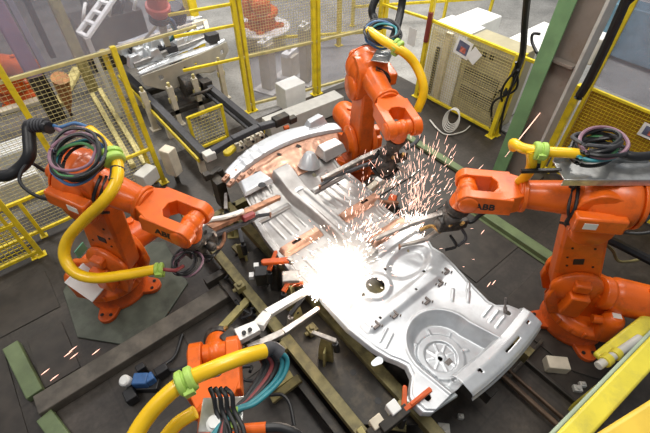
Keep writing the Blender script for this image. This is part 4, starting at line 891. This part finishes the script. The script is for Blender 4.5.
# ------------------------------------------------------------------ conveyor and the second panel
CV = thing('conveyor', 'dark twin-rail conveyor carrying the second car panel', 'conveyor', (2.3, 7, 0))
for x in (1.82, 2.92):
    b = MB(); b.bar((x, 5.35, .50), (x, 9.0, .50), .12, .16); b.bar((x + (.1 if x < 2 else -.1), 5.4, .44), (x + (.1 if x < 2 else -.1), 9.0, .44), .05, .06); b.build('rail', DKGREY, CV, .01)
    b = MB(); b.bar((x - .09 if x < 2 else x + .09, 5.4, .42), (x - .09 if x < 2 else x + .09, 9, .42), .03, .08); b.build('yellow_strip', YELLOW, CV)
    for y in (5.6, 6.9, 8.4):
        b = MB(); b.bx(x - .05, x + .05, y - .05, y + .05, 0, .45); b.build('leg', CREAM, CV, .004)
b = MB(); b.bar((1.82, 7.2, .3), (2.92, 7.2, .3), .1, .1); b.build('cross_bar', DKSTEEL, CV, .004); b = MB(); b.bar((1.82, 8.2, .3), (2.92, 8.2, .3), .1, .1); b.build('cross_bar', DKSTEEL, CV, .004)
for k, (x, y) in enumerate(((1.7, 7.35), (2.15, 7.2), (2.65, 7.2), (3.35, 7.5))):
    t = thing('support_post', ('leftmost cream support post under the second panel', 'cream support post second from left under the second panel', 'cream support post third from left under the second panel', 'rightmost cream support post under the second panel')[k], 'post', (x, y, 0), 0, 'cream posts under the second panel')
    b = MB(); b.bx(-.05, .05, -.05, .05, 0, .82); b.bx(-.09, .09, -.09, .09, 0, .03); b.build('post', CREAM, t, .006, True)
    b = MB(); b.cyl((0, 0, .82), (0, 0, .90), .03, n=12); b.build('locator', PALEYEL, t, .004, True); b = MB(); b.bx(-.08, .08, -.02, .02, .5, .6); b.build('bracket', PALEYEL, t, .004, True)
b = MB(); b.cyl((2.45, 7.4, .62), (2.75, 7.4, .62), .2, n=20); b.box((2.9, 7.3, .5), (.2, .2, .3)); b.tube([(2.5, 7.2, .5), (2.7, 7.0, .6), (2.95, 7.1, .55), (3.0, 7.2, .4)], .03); tag(b.build('drive_motor', GUNBODY, None, .01), 'black drive motor and hoses under the second panel', 'motor')
P2 = thing('front_body_module', 'second pressed body panel waiting on the conveyor at top left', 'car body', (2.8, 7.9, .9))
FA, FB = V((1.80, 7.60, 1.0)), V((3.75, 7.88, 1.0)); fdx = (FB - FA).normalized(); L2_ = (FB - FA).length
def face(s, t):
    lo = .40 * (1 - (2 * s - 1) ** 4 * .55) * (1 - .15 * math.cos(s * 12)); z = -lo * t
    q = FA + fdx * (s * L2_) + V((0, -.06 + .10 * math.sin(PI * s) * -1 - .05 * t, z + .03 * math.sin(PI * s)))
    return q
def _hole(c):
    s = (c - FA).dot(fdx) / L2_; return not ((abs(s - .17) < .022 or abs(s - .90) < .022) and abs(c.z - .87) < .035) and not (abs(s - .42) < .012 and abs(c.z - .88) < .016) and not (abs(s - .55) < .012 and abs(c.z - .88) < .016)
b = MB(); b.grid(80, 18, face, _hole); b.build('front_face', mat('panel_grey_beige', (.46, .43, .36), .42, .35, .08, 6), P2, solid=.006, angle=50)
def lip(s, t):
    q = face(s, 0); w = .10 + .10 * math.sin(PI * s); a = PI * t
    return q + V((0, .02 + w * t, .05 * math.sin(a) + .02 * math.sin(s * 6)))
b = MB(); b.grid(60, 8, lip); b.build('front_lip', SHEET, P2, solid=.006, angle=50)
rn = random.Random(4); bl = [(rn.uniform(.05, .95), rn.uniform(.05, .95), rn.uniform(.05, .12), rn.uniform(-.12, .16)) for _ in range(30)]
def deck(s, t):
    q = FA + fdx * (.06 + s * (L2_ - .12)) + V((0, .16 + t * 1.05, 0)); z = .02
    for cs, ct, r_, h in bl: z += h * math.exp(-((s - cs) / r_) ** 2 - ((t - ct) / r_) ** 2)
    return q + ZZ * z
b = MB(); b.grid(110, 60, deck, lambda c: not any(math.hypot((c - FA).dot(fdx) / L2_ - hx, (c.y - 7.9) - hy) < hr for hx, hy, hr in ((.36, .25, .05), (.3, .7, .05), (.75, .5, .04), (.6, .3, .03)))); b.build('deck', SHEET, P2, solid=.006, angle=40)
for s0, s1, t0, t1, h in ((.02, .98, .12, .12, .07), (.05, .5, .95, .98, .10), (.55, 1.0, .9, .75, .18), (.12, .3, .2, .9, .12), (.78, .92, .2, .8, .14)):
    b = MB(); pa = FA + fdx * (s0 * L2_) + V((0, .16 + t0 * 1.05, h)); pb = FA + fdx * (s1 * L2_) + V((0, .16 + t1 * 1.05, h)); b.bar(pa, pb, .09, .08); b.build('rail', SHEETF if h < .1 else SHEET, P2, .012)
for s0, t0 in ((.15, .4), (.45, .75), (.65, .6), (.85, .35), (.25, .15), (.55, .2), (.08, .8), (.2, .7), (.34, .5), (.92, .65), (.75, .25), (.5, .45), (.88, .9), (.05, .2)):
    b = MB(); q = FA + fdx * (s0 * L2_) + V((0, .16 + t0 * 1.05, .06)); b.hexa([q + V(p) for p in ((-.14, -.1, -.05), (.14, -.1, -.05), (.14, .1, -.05), (-.14, .1, -.05), (-.06, -.06, .14), (.1, -.05, .16), (.08, .06, .14), (-.08, .05, .16))]); b.build('bracket', SHEET, P2, .015)
for s0, t0 in ((.36, .3), (.7, .75), (.8, .6), (.12, .62)):
    b = MB(); q = FA + fdx * (s0 * L2_) + V((0, .16 + t0 * 1.05, .08)); b.box(q, (.14, .1, .06)); b.cyl(q, q + ZZ * .08, .04, n=12); b.build('dark_fitting', DKGREY, P2, .01)
# lifter over it
HL = thing('panel_lifter', 'red overhead lifter with cream arm and cables over the second panel', 'lifter', tuple(at(158, 18, 1.9)))
h0, h1 = at(154, -22, 2.6), at(159, 15, 2.0)
b = MB(); b.lathe(h0, h1, [(0, .17), (.7, .16), (.72, .20), (.85, .20), (.9, .15), (1, .14)], 24); b.build('head', REDBACK, HL, .006)
b = MB(); b.cyl(h1, h1 + (h1 - h0).normalized() * .1, .17, n=24); b.build('collar', GUNBODY, HL, .006)
b = MB(); pa = h1 + ZZ * -.05; pb = at(168, 46, 1.15); b.bar(pa, pb, .15, .12, None, .10, .10); b.bar(at(158, 24, 1.8), at(140, 45, 1.3), .04, .05); b.build('arm', CREAM, HL, .012)
b = MB(); b.box(at(171, 48, 1.12), (.2, .2, .12)); b.build('gripper', DKGREY, HL, .01)
for k, m_ in enumerate((CYAN, BLACK, BLUEH)):
    b = MB(); b.tube([at(162, 18, 1.9), at(168 + 2 * k, 20, 1.85), at(174 + k, 30, 1.6), at(172 + k, 38, 1.35), at(167, 42, 1.25)], .025, 8); b.build('cable', m_, HL)
b = MB(); b.lathe(at(178, 20, 1.5), at(174, 6, 1.8), [(0, .16), (.5, .2), (1, .14)], 16); b.build('hose_bundle', BLACK, HL)
WBm = thing('white_bracket_frame', 'long white frame bar across the back of the second panel', 'frame', tuple(at(150, 40, 1.3)))
b = MB(); b.bar(at(98, 54, 1.25), at(205, 21, 1.25), .08, .08); b.bar(at(205, 21, 1.25), at(209, 36, 1.1), .09, .08); b.build('bar', CREAM, WBm, .008)
b = MB(); b.box(at(212, 37, 1.15), (.24, .2, .16)); b.build('grey_block', DKGREY, WBm, .01)
# ------------------------------------------------------------------ hall beyond the fences
for k, (u0, v0, u1, v1) in enumerate(((93, 95, 133, 166), (100, 90, 146, 165))):
    p0, p1 = at(u0, v0, .06), at(u1, v1, .06)
    b = MB(); b.bar(p0, p1, .09, .1); tag(b.build('floor_rail', PALEYEL, None, .008), ('outer pale yellow rail on the floor behind the left fence', 'inner pale yellow rail on the floor behind the left fence')[k], 'rail', 'pale yellow floor rails')
BD = thing('lavender_duct', 'mauve and grey vertical duct behind the clear panel at top left', 'duct', (1.0, 9.5, 0))
da, db = at(42, 72, 1.2), at(0, -12, 1.9); 
da = V((.35, 8.6, 0)); b = MB()
p_a = at(35, 76, .9); p_b = V((p_a.x, p_a.y, 3.2))
b.bar(p_a, p_b, .26, .25); b.build('duct', LAV, BD, .03); b = MB(); b.bar(p_a + V((.21, 0, 0)), p_b + V((.21, 0, 0)), .10, .25); b.build('side_strip', mat('duct_grey', (.30, .29, .36), .45), BD, .01)
b = MB(); b.bar(p_a - ZZ * .9, p_a, .3, .3); b.build('stand', DKSTEEL, BD)
t = thing('yellow_mast', 'olive yellow mast behind the clear panel at top left', 'post', (1.2, 9.2, 0)); p_a = at(76, 50, .9); p_b = V((p_a.x, p_a.y, 3.0))
b = MB(); b.bar(p_a, p_b, .20, .2); b.bar(p_a - ZZ * .9, p_a, .2, .2); b.build('mast', OLIVE, t, .01); b = MB(); b.bar(p_a + V((-.45, 0, 0)), p_b + V((-.4, 0, 0)), .10, .2); b.build('black_track', DKGREY, t, .01)
t = thing('ladder_frame', 'white ladder-like frame leaning behind the clear panel', 'frame', tuple(at(82, 34, 1.6))); la0, la1 = at(78, 33, 1.6), at(106, -6, 2.0); lb0, lb1 = at(87, 38, 1.6), at(116, -4, 2.0)
b = MB(); b.bar(la0, la1, .08, .06); b.bar(lb0, lb1, .08, .06); b.build('rail', WHITE, t, .008)
b = MB()
for f_ in (.02, .3, .55, .8): b.bar(la0.lerp(la1, f_), lb0.lerp(lb1, f_), .08, .05)
b.build('rung', WHITE, t, .006); b = MB(); b.bar(V((lb0.x, lb0.y, 0)), lb0, .08, .08); b.build('stand', BOXGREY, t)
robot('blurred orange robot at the top left corner behind the clear panel', (at(20, 96, 0).x, at(20, 96, 0).y, 0), 2.4, .2, -.1, 1.1, 1.07, 1, (0, 10, 1), name='distant_robot', group='robots beyond the fences')
q = at(262, 24, .5); robot('orange robot with black hoses behind the top centre fence', (q.x, q.y, .45), 1.2, -.1, .2, 1.1, 1.07, 1, (q.x, q.y + 2, 1.4), name='distant_robot', group='robots beyond the fences')
t = thing('robot_pedestal', 'white pedestal under the robot behind the top centre fence', 'pedestal', (q.x, q.y, 0))
b = MB(); b.lathe((q.x, q.y, .40), (q.x, q.y, .45), [(0, .7), (1, .7)], 32); b.build('top_plate', WHITE, t, .01); b = MB(); b.bx(q.x - .4, q.x + .4, q.y - .4, q.y + .4, 0, .40); b.build('body', CREAM, t, .02)
for k, (u, v, w_, h_) in enumerate(((270, 88, .26, 1.0), (306, 82, .2, 1.2), (291, 75, .3, .5))):
    q = at(u, v, 0); t = thing('stand', ('cream stand behind the top centre fence beside its left post', 'cream stand behind the top centre fence next to the double post', 'low cream stand with brackets between the two cream stands')[k], 'stand', (q.x, q.y, 0), .4, 'cream stands behind the centre fence')
    b = MB(); b.bx(-w_ / 2, w_ / 2, -w_ / 2, w_ / 2, .03, h_); b.build('pillar', CREAM, t, .01, True); b = MB(); b.bx(-w_ * 1.1, w_ * 1.1, -w_, w_, 0, .03); b.build('foot', BOXGREY, t, .004, True)
    b = MB(); b.bx(-w_ * .7, w_ * .7, -w_ * .3, w_ * .3, h_, h_ + .08); b.cyl((0, 0, h_ + .08), (0, 0, h_ + .14), .04, n=12); b.build('bracket', WHITE, t, .006, True)
t = thing('body_stillage', 'stack of grey and blue car panels at the upper right edge', 'stillage', (12.5, 3.3, 0))
for k in range(7):
    b = MB(); b.bx(12.2 + .18 * k, 13.2 + .18 * k, 1.6, 4.4, .4 + .3 * k, .48 + .3 * k); b.build('panel', (mat('stack_grey', (.36, .35, .35), .4, .3), mat('stack_pink', (.42, .33, .34), .4, .3), BLUECAR)[(2, 2, 0, 1, 0, 1, 0)[k]], t, .02)
for x, y in ((11.7, 1.7), (11.7, 4.2), (14.3, 1.7), (14.3, 4.2)):
    b = MB(); b.bx(x - .08, x + .08, y - .08, y + .08, 0, 2.6); b.build('post', BLUECAR, t, .01)
b = MB(); b.bx(11.5, 12.1, 1.6, 4.3, .1, 1.2); b.build('crate', BLUECAR, t, .03)
GR_ = thing('hand_rail', 'far yellow hand rail across the grey floor at top right', 'rail', (9.5, 7.5, 0))
for z in (.5, 1.05):
    b = MB(); b.bar((8.0, 8.6, z), (11.5, 6.6, z), .06, .06); b.build('rail', YELLOW, GR_)
for f_ in (0, .33, .66, 1): x_, y_ = 8 + 3.5 * f_, 8.6 - 2 * f_; post(GR_, x_, y_, 1.1, .07)
YF2 = thing('hand_rail', 'far yellow mesh frame behind the upper centre posts', 'rail', (7.5, 7.6, 0))
for x_, y_ in ((6.9, 7.9), (7.9, 7.3)): post(YF2, x_, y_, 2.4, .09)
for z in (.3, 1.2, 2.3): rail(YF2, (5.4, 8.8, z), (7.9, 7.3, z), .06)
# ------------------------------------------------------------------ yellow guards at the lower right
def guard(label, a_, c_, w_, h_, m, rnd=False, side=None):
    t = thing('guard_beam', label, 'guard rail', tuple(a_), 0, 'yellow guard beams at lower right')
    b = MB(); b.bar(a_, c_, w_, h_); b.build('beam', m, t, .025)
    if side: b = MB(); d_ = (c_ - a_).normalized(); s_ = d_.cross(ZZ).normalized(); off = -s_ * (w_ / 2 + .012); b.bar(a_ + off - ZZ * .05, c_ + off - ZZ * .05, .03, h_ * .9); b.build('side_strip', BEAMGRN, t, .01)
    dz = (c_ - a_).normalized()
    b = MB(); q = a_ + (c_ - a_) * .62
    b.bar(V((q.x, q.y, 0)), V((q.x, q.y, q.z - h_ / 2)), .1, .1); b.build('leg', m, t, .006)
    return t
guard('short rounded yellow guard beam closest to the right robot', at(600, 360, .75), at(680, 296, .75), .16, .07, BEAMYEL)
guard('broad yellow guard beam running up the lower right corner', at(549, 461, 1.5), at(704, 296, 1.5), .155, .04, BEAMYEL, side=True)
guard('nearest yellow guard beam filling the bottom right corner', at(598, 461, 2.0), at(722, 380, 2.0), .22, .05, mat('guard_yellow_warm', (.74, .50, .06), .45, 0, .08, 5))
q = at(618, 345, .8); unit('guard_hinge', 'grey hinge fitting between the two upper guard beams', 'hinge', [('rod', lambda b: b.cyl(at(598, 366, .9), at(640, 338, .9), .04, n=14), BOXGREY, .004), ('knuckle', lambda b: (b.cyl(at(604, 362, .9), at(609, 358, .9), .06, n=14), b.cyl(at(614, 356, .9), at(618, 352, .9), .055, n=14)), BEAMYEL, .004)], tuple(q))
# ------------------------------------------------------------------ sparks at the weld and a haze added for its glow
W0 = at(345, 269, .93)
def streak(b, p, d, L, r):
    d = d.normalized(); b.lathe(p, p + d * L, [(0, r * .3), (.5, r), (1, r * .3)], 5)
rs = random.Random(21)
SP = [emis('spark_pink', (1, .56, .42), 2.6), emis('spark_white', (1, .86, .74), 7)]
bp_, bw = MB(), MB()
main = V((.86, .30, .40)).normalized()
for k in range(640):
    if k < 330:
        d = (main + V((rs.gauss(0, .24), rs.gauss(0, .30), rs.gauss(0, .20)))).normalized(); t_ = rs.uniform(.12, 1.0) ** .8 * 1.75
    else:
        d = V((rs.gauss(0, 1), rs.gauss(0, 1), abs(rs.gauss(0, .5)) + .1)).normalized(); t_ = rs.uniform(.06, .62)
    sp = rs.uniform(.85, 1.25); p = W0 + d * t_ * sp - ZZ * .16 * t_ * t_
    vel = d * sp - ZZ * .32 * t_
    if p.z < .05: continue
    L = rs.uniform(.02, .09) if k < 330 else rs.uniform(.015, .06)
    streak(bw if (t_ < .45 or rs.random() < .2) else bp_, p, vel, L, rs.uniform(.002, .0038))
W2 = at(412, 232, .95)
for k in range(330):
    d = (V((.62, .50, .45)) + V((rs.gauss(0, .20), rs.gauss(0, .22), rs.gauss(0, .16)))).normalized(); t_ = rs.uniform(.02, 1.0) ** 1.25 * 1.25
    p = W2 + d * t_ + V((rs.gauss(0, .05), rs.gauss(0, .05), 0)); streak(bw if t_ < .18 else bp_, p, d - ZZ * .12 * t_, rs.uniform(.03, .13), rs.uniform(.0018, .0036))
streak(bp_, at(505, 157, 1.0), at(552, 98, 1.5) - at(505, 157, 1.0), (at(552, 98, 1.5) - at(505, 157, 1.0)).length, .007)
streak(bp_, at(470, 178, 1.0), at(500, 148, 1.2) - at(470, 178, 1.0), .28, .006)
for u, v in ((50, 381), (64, 357), (69, 352), (70, 359), (92, 355), (95, 371), (41, 375), (492, 285), (487, 287), (481, 234), (110, 358)):
    streak(bp_, at(u, v, .03), V((.7, .1, .05)), .10, .006)
core = MB(); W1 = at(319, 290, .95)  # sparks crowded here to imitate the white glow of the weld
for k in range(520):
    d = V((rs.gauss(0, 1), rs.gauss(0, 1), abs(rs.gauss(0, .7)))).normalized(); r0 = abs(rs.gauss(0, .125))
    streak(core, (W0 if k % 4 else W1) + d * r0 * (1 if k % 4 else .6), d, rs.uniform(.015, .07), rs.uniform(.002, .0045))
tag(bp_.build('weld_sparks', SP[0]), 'pink spark streaks flying up right from the weld', 'sparks', kind='stuff')
tag(bw.build('weld_sparks', SP[1]), 'bright white spark streaks close around the weld', 'sparks', kind='stuff')
tag(core.build('weld_sparks', emis('spark_glow_core', (1, .93, .85), 14)), 'dense white burst of sparks packed to imitate the glow at the welding point', 'sparks', kind='stuff')
sm = bpy.data.materials.new('weld_glow_haze'); sm.use_nodes = True; nt = sm.node_tree; nt.nodes.remove(nt.nodes['Principled BSDF'])  # haze volume added to carry the glow of the arc
vo = nt.nodes.new('ShaderNodeVolumePrincipled'); vo.inputs['Color'].default_value = (1, .97, .94, 1)
tc = nt.nodes.new('ShaderNodeTexCoord'); gr = nt.nodes.new('ShaderNodeTexGradient'); gr.gradient_type = 'SPHERICAL'
mp = nt.nodes.new('ShaderNodeMapping'); mp.inputs['Scale'].default_value = (1 / .5, 1 / .5, 1 / .4)
nt.links.new(tc.outputs['Object'], mp.inputs['Vector']); nt.links.new(mp.outputs['Vector'], gr.inputs['Vector'])
mu = nt.nodes.new('ShaderNodeMath'); mu.operation = 'POWER'; mu.inputs[1].default_value = 2.0
m2 = nt.nodes.new('ShaderNodeMath'); m2.operation = 'MULTIPLY'; m2.inputs[1].default_value = 9.0
nt.links.new(gr.outputs['Fac'], mu.inputs[0]); nt.links.new(mu.outputs[0], m2.inputs[0]); nt.links.new(m2.outputs[0], vo.inputs['Density']); nt.links.new(vo.outputs[0], nt.nodes['Material Output'].inputs['Volume'])
b = MB(); b.ball((0, 0, 0), .5, (1, 1, .8), 24); o = b.build('weld_glow_haze', sm); o.location = W0 + ZZ * .08; tag(o, 'white haze volume added for the glow around the welding arc', 'glow', kind='stuff')

# ------------------------------------------------------------------ more of what stands behind the left fence
q = at(127, 62, 0); TB_ = thing('tooling_block', 'dark tooling block with a pale hose behind the second body panel', 'machine', (q.x, q.y, 0))
b = MB(); b.bx(q.x - .75, q.x + .7, q.y - .1, q.y + .7, 0, 1.1); b.bx(q.x - .4, q.x + .3, q.y - .05, q.y + .5, 1.1, 1.4); b.build('body', DKSTEEL, TB_, .03)
for k in range(5):
    b = MB(); x_ = q.x - .6 + .28 * k; b.tube([(x_, q.y - .1, 1.12), (x_ + .05, q.y - .22, 1.3), (x_ + .18, q.y - .1, 1.45), (x_ + .25, q.y + .2, 1.3)], .035, 8); b.build('hose', (WHITE, BLACK, BOXGREY, DKGREY, WHITE)[k], TB_)
for k, (u, v) in enumerate(((8, 150), (12, 178))):
    q = at(u, v, .35); t = thing('vent_box', ('upper pale slatted box seen through the left mesh fence', 'lower pale slatted box seen through the left mesh fence')[k], 'box', (q.x, q.y, 0), 0, 'pale slatted boxes')
    b = MB(); b.bx(q.x - .5, q.x + .35, q.y - .15, q.y + .25, 0, .35); b.build('body', BOXGREY, t, .01)
    for i in range(6): b = MB(); b.bar((q.x - .48, q.y - .12 + .07 * i, .36), (q.x + .33, q.y - .12 + .07 * i, .36), .03, .03); b.build('slat', WHITE, t)
for k, (u, v, h) in enumerate(((186, 70, 2.2), (203, 62, 2.6))):
    q = at(u, v, 0); t = thing('yellow_post', ('thick yellow post right of the lifter hose bundle', 'thick yellow post nearer the centre fence rails')[k], 'post', (q.x, q.y, 0), .4, 'yellow posts behind the second panel')
    b = MB(); b.bx(-.12, .12, -.09, .09, 0, h); b.build('post', YELLOW, t, .01, True); b = MB(); b.bx(-.2, .2, -.16, .16, 0, .03); b.build('foot', YELLOW, t, 0, True)
for k, (u0, v0, u1, v1, h) in enumerate(((58, 105, 78, 68, .05), (0, 112, 40, 100, .05))):
    b = MB(); b.bar(at(u0, v0, h), at(u1, v1, h), .22, .08); tag(b.build('floor_tray', CREAM if k else PALEYEL, None, .01), ('short pale floor tray left of the pale yellow rails', 'cream floor tray at the far left behind the mesh')[k], 'tray')
q = at(70, 112, .1); t = thing('rusty_cone', 'rusty orange pointed cone standing tip down behind the left mesh', 'cone', (q.x, q.y, 0))
b = MB(); b.lathe(q, at(60, 78, 1.0), [(0, .02), (.4, .10), (1, .15)], 16); b.build('cone', mat('rust_orange', (.40, .17, .05), .6, 0, .3, 8), t); b = MB(); b.cyl((q.x, q.y, 0), (q.x, q.y, .1), .03, n=10); b.build('pin', DKSTEEL, t)

# loose black hoses round the left side of the fixture
rc = random.Random(5)
for u, v in ((206, 262), (222, 258), (235, 300), (248, 288), (262, 300), (214, 190), (222, 215), (270, 380), (250, 372), (245, 250)):
    q = at(u, v, .34); pts = [q]
    for k in range(4): pts.append(pts[-1] + V((rc.uniform(-.12, .12), rc.uniform(-.2, .06), rc.uniform(-.05, .05))))
    cable('thin black hose lying loose over the left side of the fixture', pts, .018, BLACK, 'black_hose', 'loose black hoses on the fixture')

b = MB(); b.bx(1.92, 2.18, 1.48, 1.78, .42, .74); b.build('locating_block', OLIVED, FX, .01)
for k, (a_, c_) in enumerate((((516, 62), (492, 128)), ((523, 58), (486, 118)), ((518, 70), (500, 132)))):
    p_, q_ = at(a_[0], a_[1], 1.6), at(c_[0], c_[1], .1)
    cable('thin black cable in the tangle between fence corner and column', [p_, p_.lerp(q_, .35) + V((.1, -.12 + .1 * k, 0)), p_.lerp(q_, .6) + V((-.05, .12 - .05 * k, 0)), q_], .02, BLACK, 'black_cable', 'cable tangle at the fence corner')
# ------------------------------------------------------------------ light
w = bpy.data.worlds.new('world'); SC.world = w; w.use_nodes = True
bg = w.node_tree.nodes['Background']; bg.inputs['Color'].default_value = (.80, .86, .95, 1); bg.inputs['Strength'].default_value = .26
def area(loc, sx, sy, p, col=(1, .96, .9), tgt=None):
    l = bpy.data.lights.new('hall_light', 'AREA'); l.shape = 'RECTANGLE'; l.size = sx; l.size_y = sy; l.energy = p; l.color = col
    o = bpy.data.objects.new('hall_light', l); COL.objects.link(o); o.location = loc
    if tgt: o.rotation_euler = (V(tgt) - V(loc)).to_track_quat('-Z', 'Y').to_euler()
for x, y, p in ((2.6, .8, 190), (3.6, 4.6, 150), (-2.5, 3.0, 170), (8.0, 3.5, 300), (3, 11, 450), (9, 9, 900), (-3, 11, 300)):
    area((x, y, 7.5), 1.2, 3.2, p)
for q_, e_ in ((at(342, 270, 1.08), 26), (at(319, 289, 1.06), 9)):
    l = bpy.data.lights.new('weld_arc', 'POINT'); l.energy = e_; l.color = (1, .80, .62); l.shadow_soft_size = .05
    o = bpy.data.objects.new('weld_arc', l); COL.objects.link(o); o.location = q_
vs = SC.view_settings; vs.view_transform = 'Standard'; vs.look = 'None'; vs.exposure = 0.0; vs.gamma = 1; vs.use_curve_mapping = False
